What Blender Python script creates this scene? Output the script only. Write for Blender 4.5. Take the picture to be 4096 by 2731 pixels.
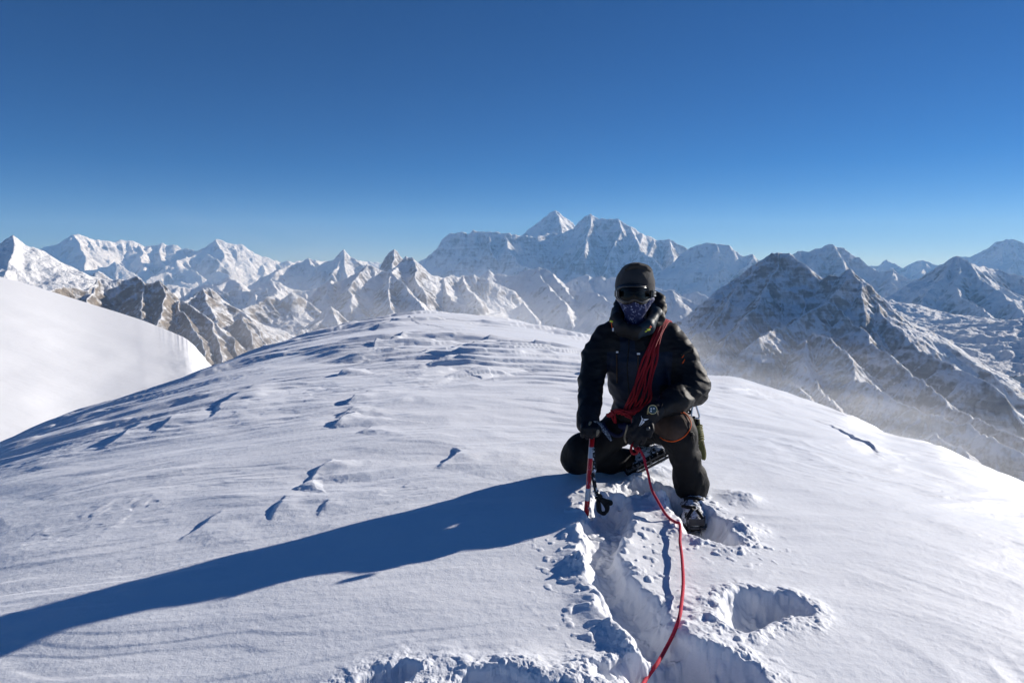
import bpy, math, random
import numpy as np
from mathutils import Vector, Matrix

sc = bpy.context.scene
C = sc.collection
R_ = math.radians
for o in list(bpy.data.objects): bpy.data.objects.remove(o)

# ------------------------------------------------------------------ camera
F = 2730.67           # focal length in photo pixels (24 mm on 36 mm, 4096 px wide)
PITCH = R_(6.69)
cam_d = bpy.data.cameras.new('camera'); cam = bpy.data.objects.new('camera', cam_d); C.objects.link(cam)
cam_d.sensor_width = 36; cam_d.lens = 24.0; cam_d.clip_start = 0.05; cam_d.clip_end = 300000
cam.location = (0, 0, 0); cam.rotation_euler = (math.pi/2 - PITCH, 0, 0)
sc.camera = cam

# ------------------------------------------------------------------ light
SUN_AZ, SUN_EL = R_(59.5), R_(18.4)
SKY_STRENGTH, SUN_STRENGTH = 0.058, 5.0
world = bpy.data.worlds.new('World'); sc.world = world; world.use_nodes = True
nt = world.node_tree; bg = nt.nodes['Background']
sky = nt.nodes.new('ShaderNodeTexSky'); sky.sky_type = 'NISHITA'; sky.sun_disc = False
sky.sun_elevation = SUN_EL; sky.sun_rotation = SUN_AZ
sky.altitude = 6400; sky.air_density = 1.0; sky.dust_density = 0.3; sky.ozone_density = 2.4
hs = nt.nodes.new('ShaderNodeHueSaturation'); hs.inputs['Saturation'].default_value = 1.4
hs.inputs['Hue'].default_value = .511; nt.links.new(sky.outputs[0], hs.inputs['Color']); nt.links.new(hs.outputs[0], bg.inputs[0])
bg.inputs[1].default_value = SKY_STRENGTH
sun_d = bpy.data.lights.new('sun', 'SUN'); sun_d.energy = SUN_STRENGTH; sun_d.angle = R_(0.5); sun_d.color = (1.0, 0.965, 0.93)
sun = bpy.data.objects.new('sun', sun_d); C.objects.link(sun)
SUNV = Vector((math.sin(SUN_AZ)*math.cos(SUN_EL), math.cos(SUN_AZ)*math.cos(SUN_EL), math.sin(SUN_EL)))
sun.rotation_euler = SUNV.to_track_quat('Z', 'Y').to_euler()
sc.view_settings.view_transform = 'Standard'; sc.view_settings.look = 'None'
sc.view_settings.exposure = 0.36; sc.view_settings.gamma = 1.0
sc.render.engine = 'CYCLES'
cy = sc.cycles
cy.use_denoising = True
cy.max_bounces = 6; cy.diffuse_bounces = 3; cy.glossy_bounces = 2; cy.volume_bounces = 1; cy.transparent_max_bounces = 6
cy.sample_clamp_indirect = 4

# ------------------------------------------------------------------ helpers
cp, sp = math.cos(PITCH), math.sin(PITCH)
def ray(px, py):
    """world direction of a photo pixel, scaled so its depth along the camera axis is F"""
    u = px - 2048.0; v = 1365.5 - py
    return np.array([u, F*cp + v*sp, -F*sp + v*cp])
def W(px, py, d):
    """world point seen at photo pixel px,py at depth d"""
    return ray(px, py) * (d / F)
def azel(px, py):
    r = ray(px, py); return math.atan2(r[0], r[1]), r[2] / math.hypot(r[0], r[1])
def WR(px, py, R):
    """world point at horizontal distance R"""
    r = ray(px, py); return r * (R / math.hypot(r[0], r[1]))

def _grad(seed):
    rs = np.random.RandomState(seed); p = rs.permutation(256)
    a = rs.rand(256)*2*np.pi
    return np.concatenate([p, p]), np.cos(a), np.sin(a)
_gc = {}
def noise2(x, y, seed=0):
    if seed not in _gc: _gc[seed] = _grad(seed)
    p, gx, gy = _gc[seed]
    xi = np.floor(x); yi = np.floor(y); fx = x-xi; fy = y-yi
    xi = xi.astype(np.int64) & 255; yi = yi.astype(np.int64) & 255
    u = fx*fx*fx*(fx*(fx*6-15)+10); v = fy*fy*fy*(fy*(fy*6-15)+10)
    def g(ix, iy, dx, dy):
        h = p[p[ix & 255] + (iy & 255)]; return gx[h]*dx + gy[h]*dy
    a = g(xi, yi, fx, fy); b = g(xi+1, yi, fx-1, fy)
    c = g(xi, yi+1, fx, fy-1); d = g(xi+1, yi+1, fx-1, fy-1)
    return (a+(b-a)*u + ((c+(d-c)*u)-(a+(b-a)*u))*v)*1.5
def fbm(x, y, oct=4, seed=0, gain=0.5, lac=2.03):
    s = 0; a = 1; t = 0
    for i in range(oct):
        s = s + a*noise2(x, y, seed+i); t += a; a *= gain; x = x*lac+3.1; y = y*lac+7.7
    return s/t
def ridged(x, y, oct=4, seed=0, gain=0.5, lac=2.1):
    s = 0; a = 1; t = 0
    for i in range(oct):
        s = s + a*(1-2*np.abs(noise2(x, y, seed+i))); t += a; a *= gain; x = x*lac+1.7; y = y*lac+5.3
    return s/t
def sstep(a, b, x):
    t = np.clip((x-a)/(b-a), 0, 1); return t*t*(3-2*t)

def mesh_np(name, V, Q, mat=None, smooth=True, parent=None):
    """mesh object from numpy verts (n,3) and quads/tris (m,k)"""
    me = bpy.data.meshes.new(name)
    V = np.ascontiguousarray(V, dtype=np.float32); Q = np.ascontiguousarray(Q, dtype=np.int32)
    me.vertices.add(len(V)); me.vertices.foreach_set('co', V.ravel())
    k = Q.shape[1]
    me.loops.add(Q.size); me.loops.foreach_set('vertex_index', Q.ravel())
    me.polygons.add(len(Q)); me.polygons.foreach_set('loop_start', np.arange(0, Q.size, k, dtype=np.int32))
    me.polygons.foreach_set('loop_total', np.full(len(Q), k, dtype=np.int32))
    me.update(calc_edges=True)
    me.polygons.foreach_set('use_smooth', np.full(len(Q), smooth, dtype=bool))
    o = bpy.data.objects.new(name, me); C.objects.link(o)
    if mat: me.materials.append(mat)
    if parent: o.parent = parent
    return o
def grid_quads(nr, nc):
    i = np.arange(nr*nc).reshape(nr, nc)
    return np.stack([i[:-1, :-1].ravel(), i[:-1, 1:].ravel(), i[1:, 1:].ravel(), i[1:, :-1].ravel()], 1)
def tag(o, label=None, cat=None, group=None, kind=None):
    if label: o['label'] = label
    if cat: o['category'] = cat
    if group: o['group'] = group
    if kind: o['kind'] = kind
    return o

# ------------------------------------------------------------------ materials
def mat_new(name, color=(.8, .8, .8), rough=.6, metal=0., spec=.5):
    m = bpy.data.materials.new(name); m.use_nodes = True
    b = m.node_tree.nodes['Principled BSDF']
    b.inputs['Base Color'].default_value = (*color, 1); b.inputs['Roughness'].default_value = rough
    b.inputs['Metallic'].default_value = metal; b.inputs['Specular IOR Level'].default_value = spec
    return m
class NB:
    """small node builder"""
    def __init__(s, m): s.t = m.node_tree; s.b = s.t.nodes['Principled BSDF']
    def n(s, typ, **kw):
        x = s.t.nodes.new(typ)
        for k, v in kw.items():
            if k.startswith('i_'): x.inputs[k[2:].replace('_', ' ')].default_value = v
            else: setattr(x, k, v)
        return x
    def l(s, a, b): s.t.links.new(a, b)
    def noise(s, vec, scale, detail=4, rough=.5, dist=0.):
        x = s.n('ShaderNodeTexNoise'); s.l(vec, x.inputs['Vector'])
        x.inputs['Scale'].default_value = scale; x.inputs['Detail'].default_value = detail
        x.inputs['Roughness'].default_value = rough; x.inputs['Distortion'].default_value = dist
        return x.outputs['Fac']
    def mapping(s, vec, scale=(1, 1, 1), rot=(0, 0, 0)):
        x = s.n('ShaderNodeMapping'); s.l(vec, x.inputs['Vector'])
        x.inputs['Scale'].default_value = scale; x.inputs['Rotation'].default_value = rot
        return x.outputs[0]
    def math(s, op, a, b=None, clamp=False):
        x = s.n('ShaderNodeMath', operation=op); x.use_clamp = clamp
        for i, q in enumerate((a, b)):
            if q is None: continue
            if isinstance(q, (int, float)): x.inputs[i].default_value = q
            else: s.l(q, x.inputs[i])
        return x.outputs[0]
    def ramp(s, fac, stops):
        x = s.n('ShaderNodeValToRGB'); s.l(fac, x.inputs[0]); e = x.color_ramp.elements
        while len(e) < len(stops): e.new(.5)
        for q, (p, c) in zip(e, stops):
            q.position = p; q.color = (c, c, c, 1) if isinstance(c, (int, float)) else (*c, 1)
        return x.outputs[0]
    def mix(s, fac, a, b):
        x = s.n('ShaderNodeMix', data_type='RGBA')
        if isinstance(fac, (int, float)): x.inputs[0].default_value = fac
        else: s.l(fac, x.inputs[0])
        for i, q in ((6, a), (7, b)):
            if isinstance(q, tuple): x.inputs[i].default_value = (*q, 1)
            else: s.l(q, x.inputs[i])
        return x.outputs[2]
    def bump(s, h, strength, dist, prev=None):
        x = s.n('ShaderNodeBump'); s.l(h, x.inputs['Height'])
        x.inputs['Strength'].default_value = strength; x.inputs['Distance'].default_value = dist
        if prev: s.l(prev, x.inputs['Normal'])
        s.l(x.outputs[0], s.b.inputs['Normal']); return x.outputs[0]

def snow_material():
    m = mat_new('wind packed snow', (.84, .86, .9), .55, 0, .35); q = NB(m)
    q.b.inputs['Sheen Weight'].default_value = .35; q.b.inputs['Sheen Roughness'].default_value = .6; q.b.inputs['Sheen Tint'].default_value = (.95, .96, 1, 1)
    co = q.n('ShaderNodeTexCoord').outputs['Object']
    # drifting grains: short ripples stretched along the wind
    v1 = q.mapping(co, (9, 30, 12), (0, 0, R_(12)))
    r1 = q.noise(v1, 1.0, 6, .62, .4)
    g1 = q.noise(co, 160, 3, .7)
    g2 = q.noise(co, 38, 5, .65)
    b = q.bump(r1, .10, .02)
    b = q.bump(g2, .16, .012, b)
    b = q.bump(g1, .35, .003, b)
    c = q.ramp(q.noise(q.mapping(co, (.35, 1.1, 1), (0, 0, R_(12))), 1.3, 6, .6), [(.3, (.79, .825, .885)), (.65, (.86, .875, .905))])
    q.l(c, q.b.inputs['Base Color'])
    return m
M_SNOW = snow_material()

def mountain_material(name, rock_a, rock_b, bias, scale, slope=.62, tint=(.88, .89, .91)):
    """snow lying on the gentler ground, rock where it is steep or swept"""
    m = mat_new(name, (.5, .5, .5), .8, 0, .2); q = NB(m)
    geo = q.n('ShaderNodeNewGeometry'); pos = geo.outputs['Position']
    km = q.mapping(pos, (scale, scale, scale))
    sep = q.n('ShaderNodeSeparateXYZ'); q.l(geo.outputs['Normal'], sep.inputs[0]); nz = sep.outputs['Z']
    n1 = q.noise(km, 2.2, 8, .62, .3)
    strata = q.noise(q.mapping(pos, (scale*.6, scale*.6, scale*5), (R_(7), R_(-9), 0)), 3.0, 7, .62, .5)
    streak = q.noise(q.mapping(pos, (scale*5, scale*2.2, scale*.55)), 3.0, 7, .6, .2)
    f = q.math('ADD', nz, q.math('MULTIPLY', q.math('SUBTRACT', n1, .5), .75))
    f = q.math('ADD', f, q.math('MULTIPLY', q.math('SUBTRACT', strata, .5), .55))
    f = q.math('ADD', f, q.math('MULTIPLY', q.math('SUBTRACT', streak, .5), .5))
    snow = q.ramp(q.math('ADD', f, bias), [(slope-.14, 0), (slope+.14, 1)])
    rc = q.ramp(q.noise(km, 7, 8, .65, .6), [(.32, rock_a), (.68, rock_b)])
    dark = q.ramp(strata, [(.35, (.55, .55, .57)), (.6, (1, 1, 1))])
    mm = q.n('ShaderNodeMix', data_type='RGBA', blend_type='MULTIPLY'); mm.inputs[0].default_value = .8
    q.l(rc, mm.inputs[6]); q.l(dark, mm.inputs[7])
    col = q.mix(snow, mm.outputs[2], tint)
    q.l(col, q.b.inputs['Base Color'])
    q.bump(q.noise(km, 14, 10, .68, .3), 1.0, .12/scale/3)
    return m

# ------------------------------------------------------------------ the near snow dome
H0, A0 = 1.2, 0.06
CREST = [(-6000, 5200), (-2600, 3100), (-1200, 2420), (-500, 2060), (0, 1792), (250, 1690), (490, 1605), (848, 1469), (1024, 1411), (1225, 1349), (1363, 1313),
         (1470, 1286), (1582, 1268), (1693, 1255), (1827, 1257), (1961, 1268), (2157, 1309), (2246, 1331), (2335, 1353), (2560, 1420),
         (2828, 1509), (2927, 1513), (2993, 1528), (3110, 1563), (3257, 1614), (3375, 1658), (3426, 1695), (3543, 1750), (3741, 1787),
         (3873, 1841), (4096, 1933), (4500, 2075), (5200, 2330), (6600, 2850), (9000, 3900)]
_ca = np.array([azel(*p) for p in CREST])
_az_f = np.linspace(-1.2, 1.25, 1400)
_m_f = -np.interp(_az_f, _ca[:, 0], _ca[:, 1])
_k = np.hanning(25); _k /= _k.sum()
_m_f = np.convolve(np.pad(_m_f, 12, 'edge'), _k, 'valid')
def crest_m(az):
    m = np.interp(az, _az_f, _m_f)
    return np.clip(m, .07, .9)
def tilt(az):
    # the summit leans down to the left of the climber
    return A0 - .015*sstep(R_(9), R_(-42), az)
_k2 = np.hanning(301); _k2 /= _k2.sum()
_m_s = np.convolve(np.pad(_m_f, 150, 'edge'), _k2, 'valid')
def base_z(x, y):
    az = np.arctan2(x, y); r = np.sqrt(x*x + y*y)
    wgt = sstep(0.2, 1.6, r)
    ms = np.clip(np.interp(az, _az_f, _m_s), .07, .9)*wgt + .35*(1-wgt)
    a0 = tilt(az)*wgt + A0*(1-wgt)
    Rs = 2*H0/(a0+ms)
    fine = sstep(.45, .95, r/Rs)            # the crest keeps its true outline, the dome below it stays smooth
    m = ms + (crest_m(az)-ms)*fine*wgt
    R = 2*H0/(a0+m); b = H0/R**2
    z = -H0 + a0*r - b*r*r
    return z, R
def ground(px, py):
    """where a photo pixel meets the smooth dome"""
    d = ray(px, py); d = d/np.linalg.norm(d)
    lo, hi = .5, 60.
    t = lo
    while t < 60:
        p = d*t
        if p[2] < base_z(p[0], p[1])[0]: break
        t += .02
    return (d*t)[:2]

# features of the near snow: trodden trench, boot holes, heaps (photo pixels -> ground metres)
def gp(pts): return np.array([ground(*p) for p in pts])
def seg_dist(x, y, P, rad=None):
    """distance to a polyline and the interpolated radius"""
    best = np.full(x.shape, 1e9); bt = np.zeros(x.shape)
    for i in range(len(P)-1):
        a, b = P[i], P[i+1]; ab = b-a; L = (ab**2).sum()
        t = np.clip(((x-a[0])*ab[0] + (y-a[1])*ab[1])/L, 0, 1)
        d = np.hypot(x-a[0]-t*ab[0], y-a[1]-t*ab[1])
        if rad is not None:
            r = rad[i]+(rad[i+1]-rad[i])*t; d = d - r
        m = d < best; best[m] = d[m]; bt[m] = i+t[m]
    return best, bt
TRENCH = gp([(2440, 2030), (2420, 2120), (2400, 2230), (2440, 2330), (2520, 2450), (2620, 2560), (2700, 2650), (2760, 2760)])
TRENCH_R = [.10, .115, .075, .085, .095, .09, .11, .18]
HOLES = [  # polyline, radii, depth
    (gp([(2700, 2010), (2770, 2060), (2830, 2130), (2920, 2170)]), [.075, .10, .11, .06], .10),
    (gp([(2500, 1985), (2600, 1960), (2690, 2000)]), [.07, .08, .08], .06),
    (gp([(2960, 2500), (3020, 2440), (3160, 2440)]), [.065, .105, .07], .095),
    (gp([(2760, 2700), (2900, 2760)]), [.12, .14], .08),
    (gp([(1400, 2830), (1530, 2730), (1620, 2690)]), [.08, .06, .04], .07),
    (gp([(1800, 2830), (1880, 2750), (1990, 2760), (2040, 2820)]), [.07, .06, .07, .08], .055),
    (gp([(2440, 2710), (2520, 2700), (2600, 2730)]), [.05, .07, .09], .06),
]
HEAPS = [(2340, 2140, .08, .03), (2330, 2260, .09, .035), (2400, 2420, .07, .03), (2470, 2540, .07, .03), (2560, 2630, .08, .03),
         (2960, 2000, .09, .05), (2990, 2130, .08, .045), (2760, 2420, .08, .03), (2830, 2540, .09, .04), (2470, 2110, .05, .02), (2660, 2020, .07, .05),
         (2560, 1930, .06, .06), (2480, 2180, .06, .02), (2640, 1890, .10, .05), (1800, 2660, .07, .02), (2080, 2690, .10, .03), (2300, 2720, .1, .04)]
HEAPS = [(*ground(a, b), r, h) for a, b, r, h in HEAPS]
CRACKS = [  # (pixels, width, height): long low steps cut by the wind, shaded on their left side
    ([(3230, 1675), (3330, 1712), (3420, 1765), (3500, 1805), (3570, 1850)], .07, .024),
    # scarps of the eroded crust left of the climber: raised on the sunward side, shaded on the other
    ([(1900, 1292), (1760, 1290), (1640, 1284), (1560, 1300), (1500, 1322)], .45, .075),
    ([(1640, 1352), (1560, 1368), (1490, 1396)], .35, .06), ([(1620, 1386), (1550, 1404), (1500, 1428)], .30, .05),
    ([(1830, 1400), (1740, 1404), (1680, 1420), (1610, 1440)], .30, .055), ([(1920, 1440), (1800, 1448), (1700, 1468)], .30, .05),
    ([(2080, 1496), (1960, 1484), (1850, 1488), (1780, 1506)], .30, .05), ([(1460, 1478), (1390, 1488), (1340, 1508)], .28, .04),
    ([(1500, 1562), (1430, 1592), (1370, 1626)], .22, .045), ([(1420, 1660), (1370, 1676), (1320, 1712)], .20, .035), ([(1440, 1630), (1390, 1650), (1350, 1672)], .18, .03),
    ([(1330, 1846), (1270, 1890), (1216, 1936)], .18, .036), ([(1290, 1926), (1230, 1936), (1170, 1962)], .14, .022),
    ([(1810, 1800), (1830, 1822), (1790, 1858), (1740, 1890)], .30, .020), ([(1140, 1990), (1110, 2040), (1080, 2090)], .12, .014), ([(900, 2040), (800, 2110), (700, 2180)], .14, .012),
    ([(1040, 1560), (960, 1590), (880, 1640), (820, 1700)], .30, .03), ([(760, 1650), (690, 1690), (620, 1740)], .25, .03), ([(560, 1700), (480, 1760), (400, 1800)], .30, .03),
    ([(2260, 1380), (2180, 1376), (2100, 1384)], .30, .04), ([(2000, 1350), (1930, 1356), (1880, 1372)], .25, .035), ([(2240, 1600), (2140, 1592), (2040, 1604)], .2, .012),
    ([(1560, 1700), (1480, 1716), (1420, 1740)], .2, .016), ([(1320, 2010), (1290, 2040), (1270, 2070)], .10, .012),
]
CRACKS = [(gp(p), w, h) for p, w, h in CRACKS]

SC = (math.sin(R_(12)), math.cos(R_(12)))
def near_height(x, y):
    z0, R = base_z(x, y)
    r = np.hypot(x, y); az = np.arctan2(x, y)
    h = np.zeros_like(x)
    # long gentle swells
    h += .022*fbm(x*.55+3, y*.8+1, 3, 11)*sstep(1, 3, r)
    # wind coordinates: u along the wind (left-right, slightly towards the viewer), w across it
    u = x*SC[1] + y*SC[0]; w = -x*SC[0] + y*SC[1]
    wx = .5*fbm(u*.7, w*.8, 3, 31, .4); wy = .35*fbm(u*.6+9, w*.8+4, 3, 41, .35)
    # eroded plates (sastrugi): anisotropic noise cut into terraces with sharp undercut edges
    n = fbm((u+wx)*.42, (w+wy)*2.0, 4, 51, .38)
    reg = sstep(-.08, .3, fbm(x*.35+2, y*.35-5, 2, 61) + .30*np.exp(-((x+1.2)/2.6)**2-((y-7.5)/3.6)**2) - .32*sstep(.8, 2.0, x))
    lev = n*5.0; fl = np.floor(lev); fr = lev-fl
    terr = (fl + sstep(.0, .32, fr))/5.0
    h += reg*.17*(.3*n + .7*terr)*(.10+.90*sstep(2.8, 7.0, y))
    n2 = fbm((u+wx*.7)*1.5+5, (w+wy)*5.5, 3, 71, .45)
    reg2 = sstep(.05, .35, fbm(x*.9-3, y*.9+8, 3, 81) + .18*sstep(0, -2, x))
    lev = n2*4; fl = np.floor(lev); fr = lev-fl
    h += reg2*.012*((fl+sstep(.0, .4, fr))/4.0 + .3*n2)*sstep(14, 7, r)*sstep(2.4, 4.0, y)
    # thin broken crust flakes in patches
    pf = sstep(.12, .34, fbm(x*.6+11, y*.6-2, 3, 86))*sstep(12, 6, r)
    fl_ = fbm((u+wx)*3.2, (w+wy)*10., 3, 88, .5)
    h += pf*.0045*sstep(-.06, .08, fl_)*sstep(2.2, 3.5, y)
    # soft asymmetric drifts
    n3 = ridged((u+wx)*.7+7, (w+wy)*1.6, 3, 91)
    h += .012*n3*sstep(1.6, 3.2, r)
    h += .0022*fbm(u*4, w*11, 3, 101) + .0007*fbm(x*35, y*45, 3, 111)
    # broad drifts on the right of the person
    right = sstep(.9, 1.8, x)
    uu = x*.75 - y*.66; ww = x*.66 + y*.75
    h += right*(.034*ridged(uu*.40+2.4*wx, ww*1.15+2.2*wy, 3, 121, .42)*(.5+.8*fbm(x*.5+3, y*.5, 2, 129)) + .006*ridged(uu*1.1+2*wx, ww*4.5, 3, 125, .5)*sstep(0, .3, fbm(x*.8, y*.8, 2, 127)))
    for ci, (P, wd, hh) in enumerate(CRACKS):
        pad = wd*4.5 + .1
        near = (x > P[:, 0].min()-pad) & (x < P[:, 0].max()+pad) & (y > P[:, 1].min()-pad) & (y < P[:, 1].max()+pad)
        X, Y = x[near], y[near]
        if not X.size: continue
        size = np.linalg.norm(P[-1]-P[0])
        X2 = X + .07*size*fbm(X*2.2/size+ci, Y*2.2/size, 3, 133, .6); Y2 = Y + .12*size*fbm(X*2.6/size, Y*2.6/size+ci, 4, 137, .6)
        d, t = seg_dist(X2, Y2, P)
        i = np.clip(t.astype(int), 0, len(P)-2)
        ab = (P[1:]-P[:-1])[i]; rel = np.stack([X2-P[i, 0], Y2-P[i, 1]], -1)
        side = np.sign(ab[..., 0]*rel[..., 1]-ab[..., 1]*rel[..., 0])   # + = beyond / right of the step
        sd = d*side
        env = np.sin(np.clip(t/(len(P)-1), 0, 1)*np.pi)**.9 * np.clip(.75+.9*fbm(X*1.5/size, Y*1.5/size, 2, 139), .2, 1.4)
        h[near] += env*hh*sstep(-.02, .015, sd)*np.exp(-np.clip(sd, 0, 9)/(wd*1.6))*sstep(pad, pad*.5, d) - env*hh*.25*np.exp(-(sd/(wd*.5))**2)*(sd < 0)
    # the trodden ground
    near = (r < 5.2) & (y > 1.0) & (np.abs(x) < 3.0)
    X, Y = x[near], y[near]
    edge = .034*fbm(X*8, Y*8, 3, 141) + .007*fbm(X*28, Y*28, 2, 151)
    rub = np.clip(np.sqrt(np.clip(fbm(X*13, Y*13, 3, 161, .45)+.02, 0, 1))*.45 + .16*(1-2*np.abs(fbm(X*24, Y*24, 4, 165, .6))), 0, 1)
    dz = np.zeros_like(X)
    d, t = seg_dist(X, Y, TRENCH, TRENCH_R)
    dd = d + edge
    dep = .064 + .03*fbm(X*3.5, Y*3.5, 2, 171)
    bottom = -dep*(1-sstep(-.075, .008, dd)**1.4) + .03*sstep(0, -.04, dd)*fbm(X*10, Y*10, 4, 181)
    dz += bottom
    rim = np.exp(-(np.clip(dd, 0, 9)/.07)**2)*(dd > -.02)
    dz += rim*(.010 + .040*rub*sstep(.0, .5, fbm(X*5, Y*5, 2, 191)+.05))
    for P, rad, dp in HOLES:
        d, t = seg_dist(X, Y, P, rad); dd = d + edge
        dz += -dp*(1-sstep(-.085, .008, dd)**1.4) + .03*sstep(0, -.04, dd)*fbm(X*10+3, Y*10, 4, 183)
        rim = np.exp(-(np.clip(dd, 0, 9)/.06)**2)*(dd > -.015)
        dz += rim*(.006 + .026*rub)
    for hx, hy, rr, hh in HEAPS:
        q = np.hypot(X-hx, Y-hy)/rr
        g = np.exp(-q*q*1.2)
        dz += hh*.7*g*(.7 + .5*rub + .5*fbm(X*11, Y*11, 3, 163))
    # crumbs thrown over the surface round the tracks
    dt = np.minimum(seg_dist(X, Y, TRENCH, TRENCH_R)[0], seg_dist(X, Y, HOLES[0][0], HOLES[0][1])[0])
    sc_ = np.exp(-(np.clip(dt, 0, 9)/.14)**2)
    dz += sc_*.010*np.sqrt(np.clip(fbm(X*20, Y*20, 2, 201)-.26, 0, 1))*1.6
    h[near] += dz
    return z0 + h, R

def build_near():
    lim = R_(52)
    a_f = np.linspace(-R_(43), R_(43), 1500)
    a_l = np.linspace(-R_(180), -R_(43), 110)[:-1]; a_r = np.linspace(R_(43), R_(180), 110)[1:]
    A = np.concatenate([a_l, a_f, a_r])
    rs = [.25]
    while rs[-1] < 45:
        r = rs[-1]
        rs.append(r + (.05 if r < 1.5 else .0058*(r/3)**1.55 if r > 1.5 else .004))
    Rr = np.array(rs)
    a, r = np.meshgrid(A, Rr)
    x = r*np.sin(a); y = r*np.cos(a)
    z, R = near_height(x, y)
    # centre cap is closed by the first ring (under the photographer, out of view)
    V = np.stack([x, y, z], -1).reshape(-1, 3)
    o = mesh_np('snow_ground', V, grid_quads(len(Rr), len(A))[:, ::-1], M_SNOW)
    tag(o, 'wind carved snow summit with trodden trench round the kneeling climber', None, None, 'structure')
    return o
build_near()

# ------------------------------------------------------------------ sunlit snow slope on the left
def build_left_slope():
    pts = [(-1600, 700), (-900, 880), (-400, 1010), (0, 1105), (100, 1131), (190, 1160), (360, 1214), (560, 1275), (700, 1332), (742, 1352), (772, 1374), (795, 1402), (822, 1434), (853, 1468), (900, 1490), (1000, 1540), (1150, 1600)]
    dist = [262, 252, 242, 230, 226, 222, 214, 202, 192, 188, 186, 184, 180, 175, 171, 166, 158]
    # one strip per azimuth column; each column falls from its crest towards the viewer, and drops away steeply behind
    P = np.array([WR(a, b, d) for (a, b), d in zip(pts, dist)])
    az = np.arctan2(P[:, 0], P[:, 1]); el = P[:, 2]/np.hypot(P[:, 0], P[:, 1]); D = np.hypot(P[:, 0], P[:, 1])
    A = np.linspace(az[0], az[-1], 900)
    E = np.interp(A, az, el); DD = np.interp(A, az, D)
    k = np.hanning(21); k /= k.sum(); E1 = np.convolve(np.pad(E, 10, 'edge'), k, 'valid'); k = np.hanning(121); k /= k.sum(); E2 = np.convolve(np.pad(E, 60, 'edge'), k, 'valid')
    bl = sstep(azel(500, 1300)[0], azel(660, 1300)[0], A); E = E1*bl + E2*(1-bl); k = np.hanning(301); k /= k.sum(); DD = np.convolve(np.pad(DD, 150, 'edge'), k, 'valid')
    T = np.linspace(-1, 1, 500)
    a, t = np.meshgrid(A, T); e = E[None, :]; d0 = DD[None, :]
    dist_ = d0 + np.where(t < 0, t*d0*.74, t*260)      # t<0 is the near side
    zc = e*d0
    s = dist_-d0
    fall = np.where(s < 0, (.175*-s + .0006*s*s), .30*s + .0035*s*s)
    z = zc - fall
    x = dist_*np.sin(a); y = dist_*np.cos(a)
    edge = sstep(azel(560, 0)[0]-.02, azel(800, 0)[0], a)
    z += 1.3*fbm(x*.02, y*.02, 4, 211)*sstep(2, 40, -s) + .45*edge*fbm(a*160, a*3, 3, 217)*sstep(20, 0, -s)
    z += edge*sstep(0, 12, -s)*(.7*fbm(x*.12, y*.12, 5, 221, .55))
    V = np.stack([x, y, z], -1).reshape(-1, 3)
    o = mesh_np('snow_slope', V, grid_quads(len(T), len(A))[:, ::-1], M_FARSNOW)
    tag(o, 'smooth bright sunlit snow slope falling away at the left', None, None, 'structure')
M_FARSNOW = mat_new('sunlit snow', (.90, .905, .92), .6, 0, .3)
_q = NB(M_FARSNOW); _co = _q.n('ShaderNodeTexCoord').outputs['Object']
_q.bump(_q.noise(_q.mapping(_co, (.3, .9, .5)), 1.0, 8, .6), .13, .6)
build_left_slope()

# ------------------------------------------------------------------ the mountains
def height_field(x, y, lines, k, gw, ga, floor, seed, prof=1.0, wob=.25):
    """union of ridges: lines = list of (N,3) world polylines; k slope, gw gully width, ga gully depth"""
    wx = x + gw*wob*2.0*fbm(x/(gw*4), y/(gw*4), 3, seed+1); wy = y + gw*wob*2.0*fbm(x/(gw*4)+50, y/(gw*4)+9, 3, seed+5)
    out = np.full(x.shape, -1e9)
    for li, L in enumerate(lines):
        s0 = 0.
        for i in range(len(L)-1):
            a, b = L[i], L[i+1]; ab = b[:2]-a[:2]; ln2 = (ab**2).sum(); ln = math.sqrt(ln2)
            t = np.clip(((wx-a[0])*ab[0]+(wy-a[1])*ab[1])/ln2, 0, 1)
            d = np.hypot(wx-a[0]-t*ab[0], wy-a[1]-t*ab[1])
            zz = a[2]+(b[2]-a[2])*t
            s = s0 + t*ln
            side = np.sign(ab[0]*(wy-a[1])-ab[1]*(wx-a[0]))
            D = gw*14
            prof_ = k*d/(1+prof*d/D)
            # gullies fan out from the ridge
            g = np.abs(noise2(s/gw + li*17.3 + side*5, d/(gw*6) + li, seed+20))*1.0 + .5*np.abs(noise2(s/(gw*.42) + li*7.7, d/(gw*3), seed+21))
            g = ga*gw*(g-.25)*sstep(0, gw*1.1, d)*2
            h = zz - prof_ - g
            out = np.maximum(out, h)
            s0 += ln
    out = out + gw*.27*ridged(x/(gw*1.6), y/(gw*1.6), 6, seed+30, .5) - gw*.1
    return np.maximum(out, floor + gw*.3*fbm(x/(gw*5), y/(gw*5), 4, seed+40))

def spurs(line, rnd, n, az_range, length, slope, skip=0):
    """side ridges that leave the crest towards the viewer"""
    res = []
    seg = np.linalg.norm(np.diff(line[:, :2], axis=0), axis=1); cum = np.concatenate([[0], np.cumsum(seg)])
    for j in range(n):
        s = cum[-1]*(j+.3+.4*rnd.random())/n
        p = np.array([np.interp(s, cum, line[:, c]) for c in range(3)])
        a = R_(rnd.uniform(*az_range)); L = length*rnd.uniform(.6, 1.3)
        pts = [p]
        nstep = 5
        for q in range(nstep):
            a += R_(rnd.uniform(-28, 28))
            st = L/nstep
            pr = pts[-1]
            pts.append(np.array([pr[0]+math.sin(a)*st, pr[1]+math.cos(a)*st, pr[2]-slope*st*rnd.uniform(.55, 1.5)*(1.25 if q < 2 else .9)]))
        res.append(np.array(pts))
    return res

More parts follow.
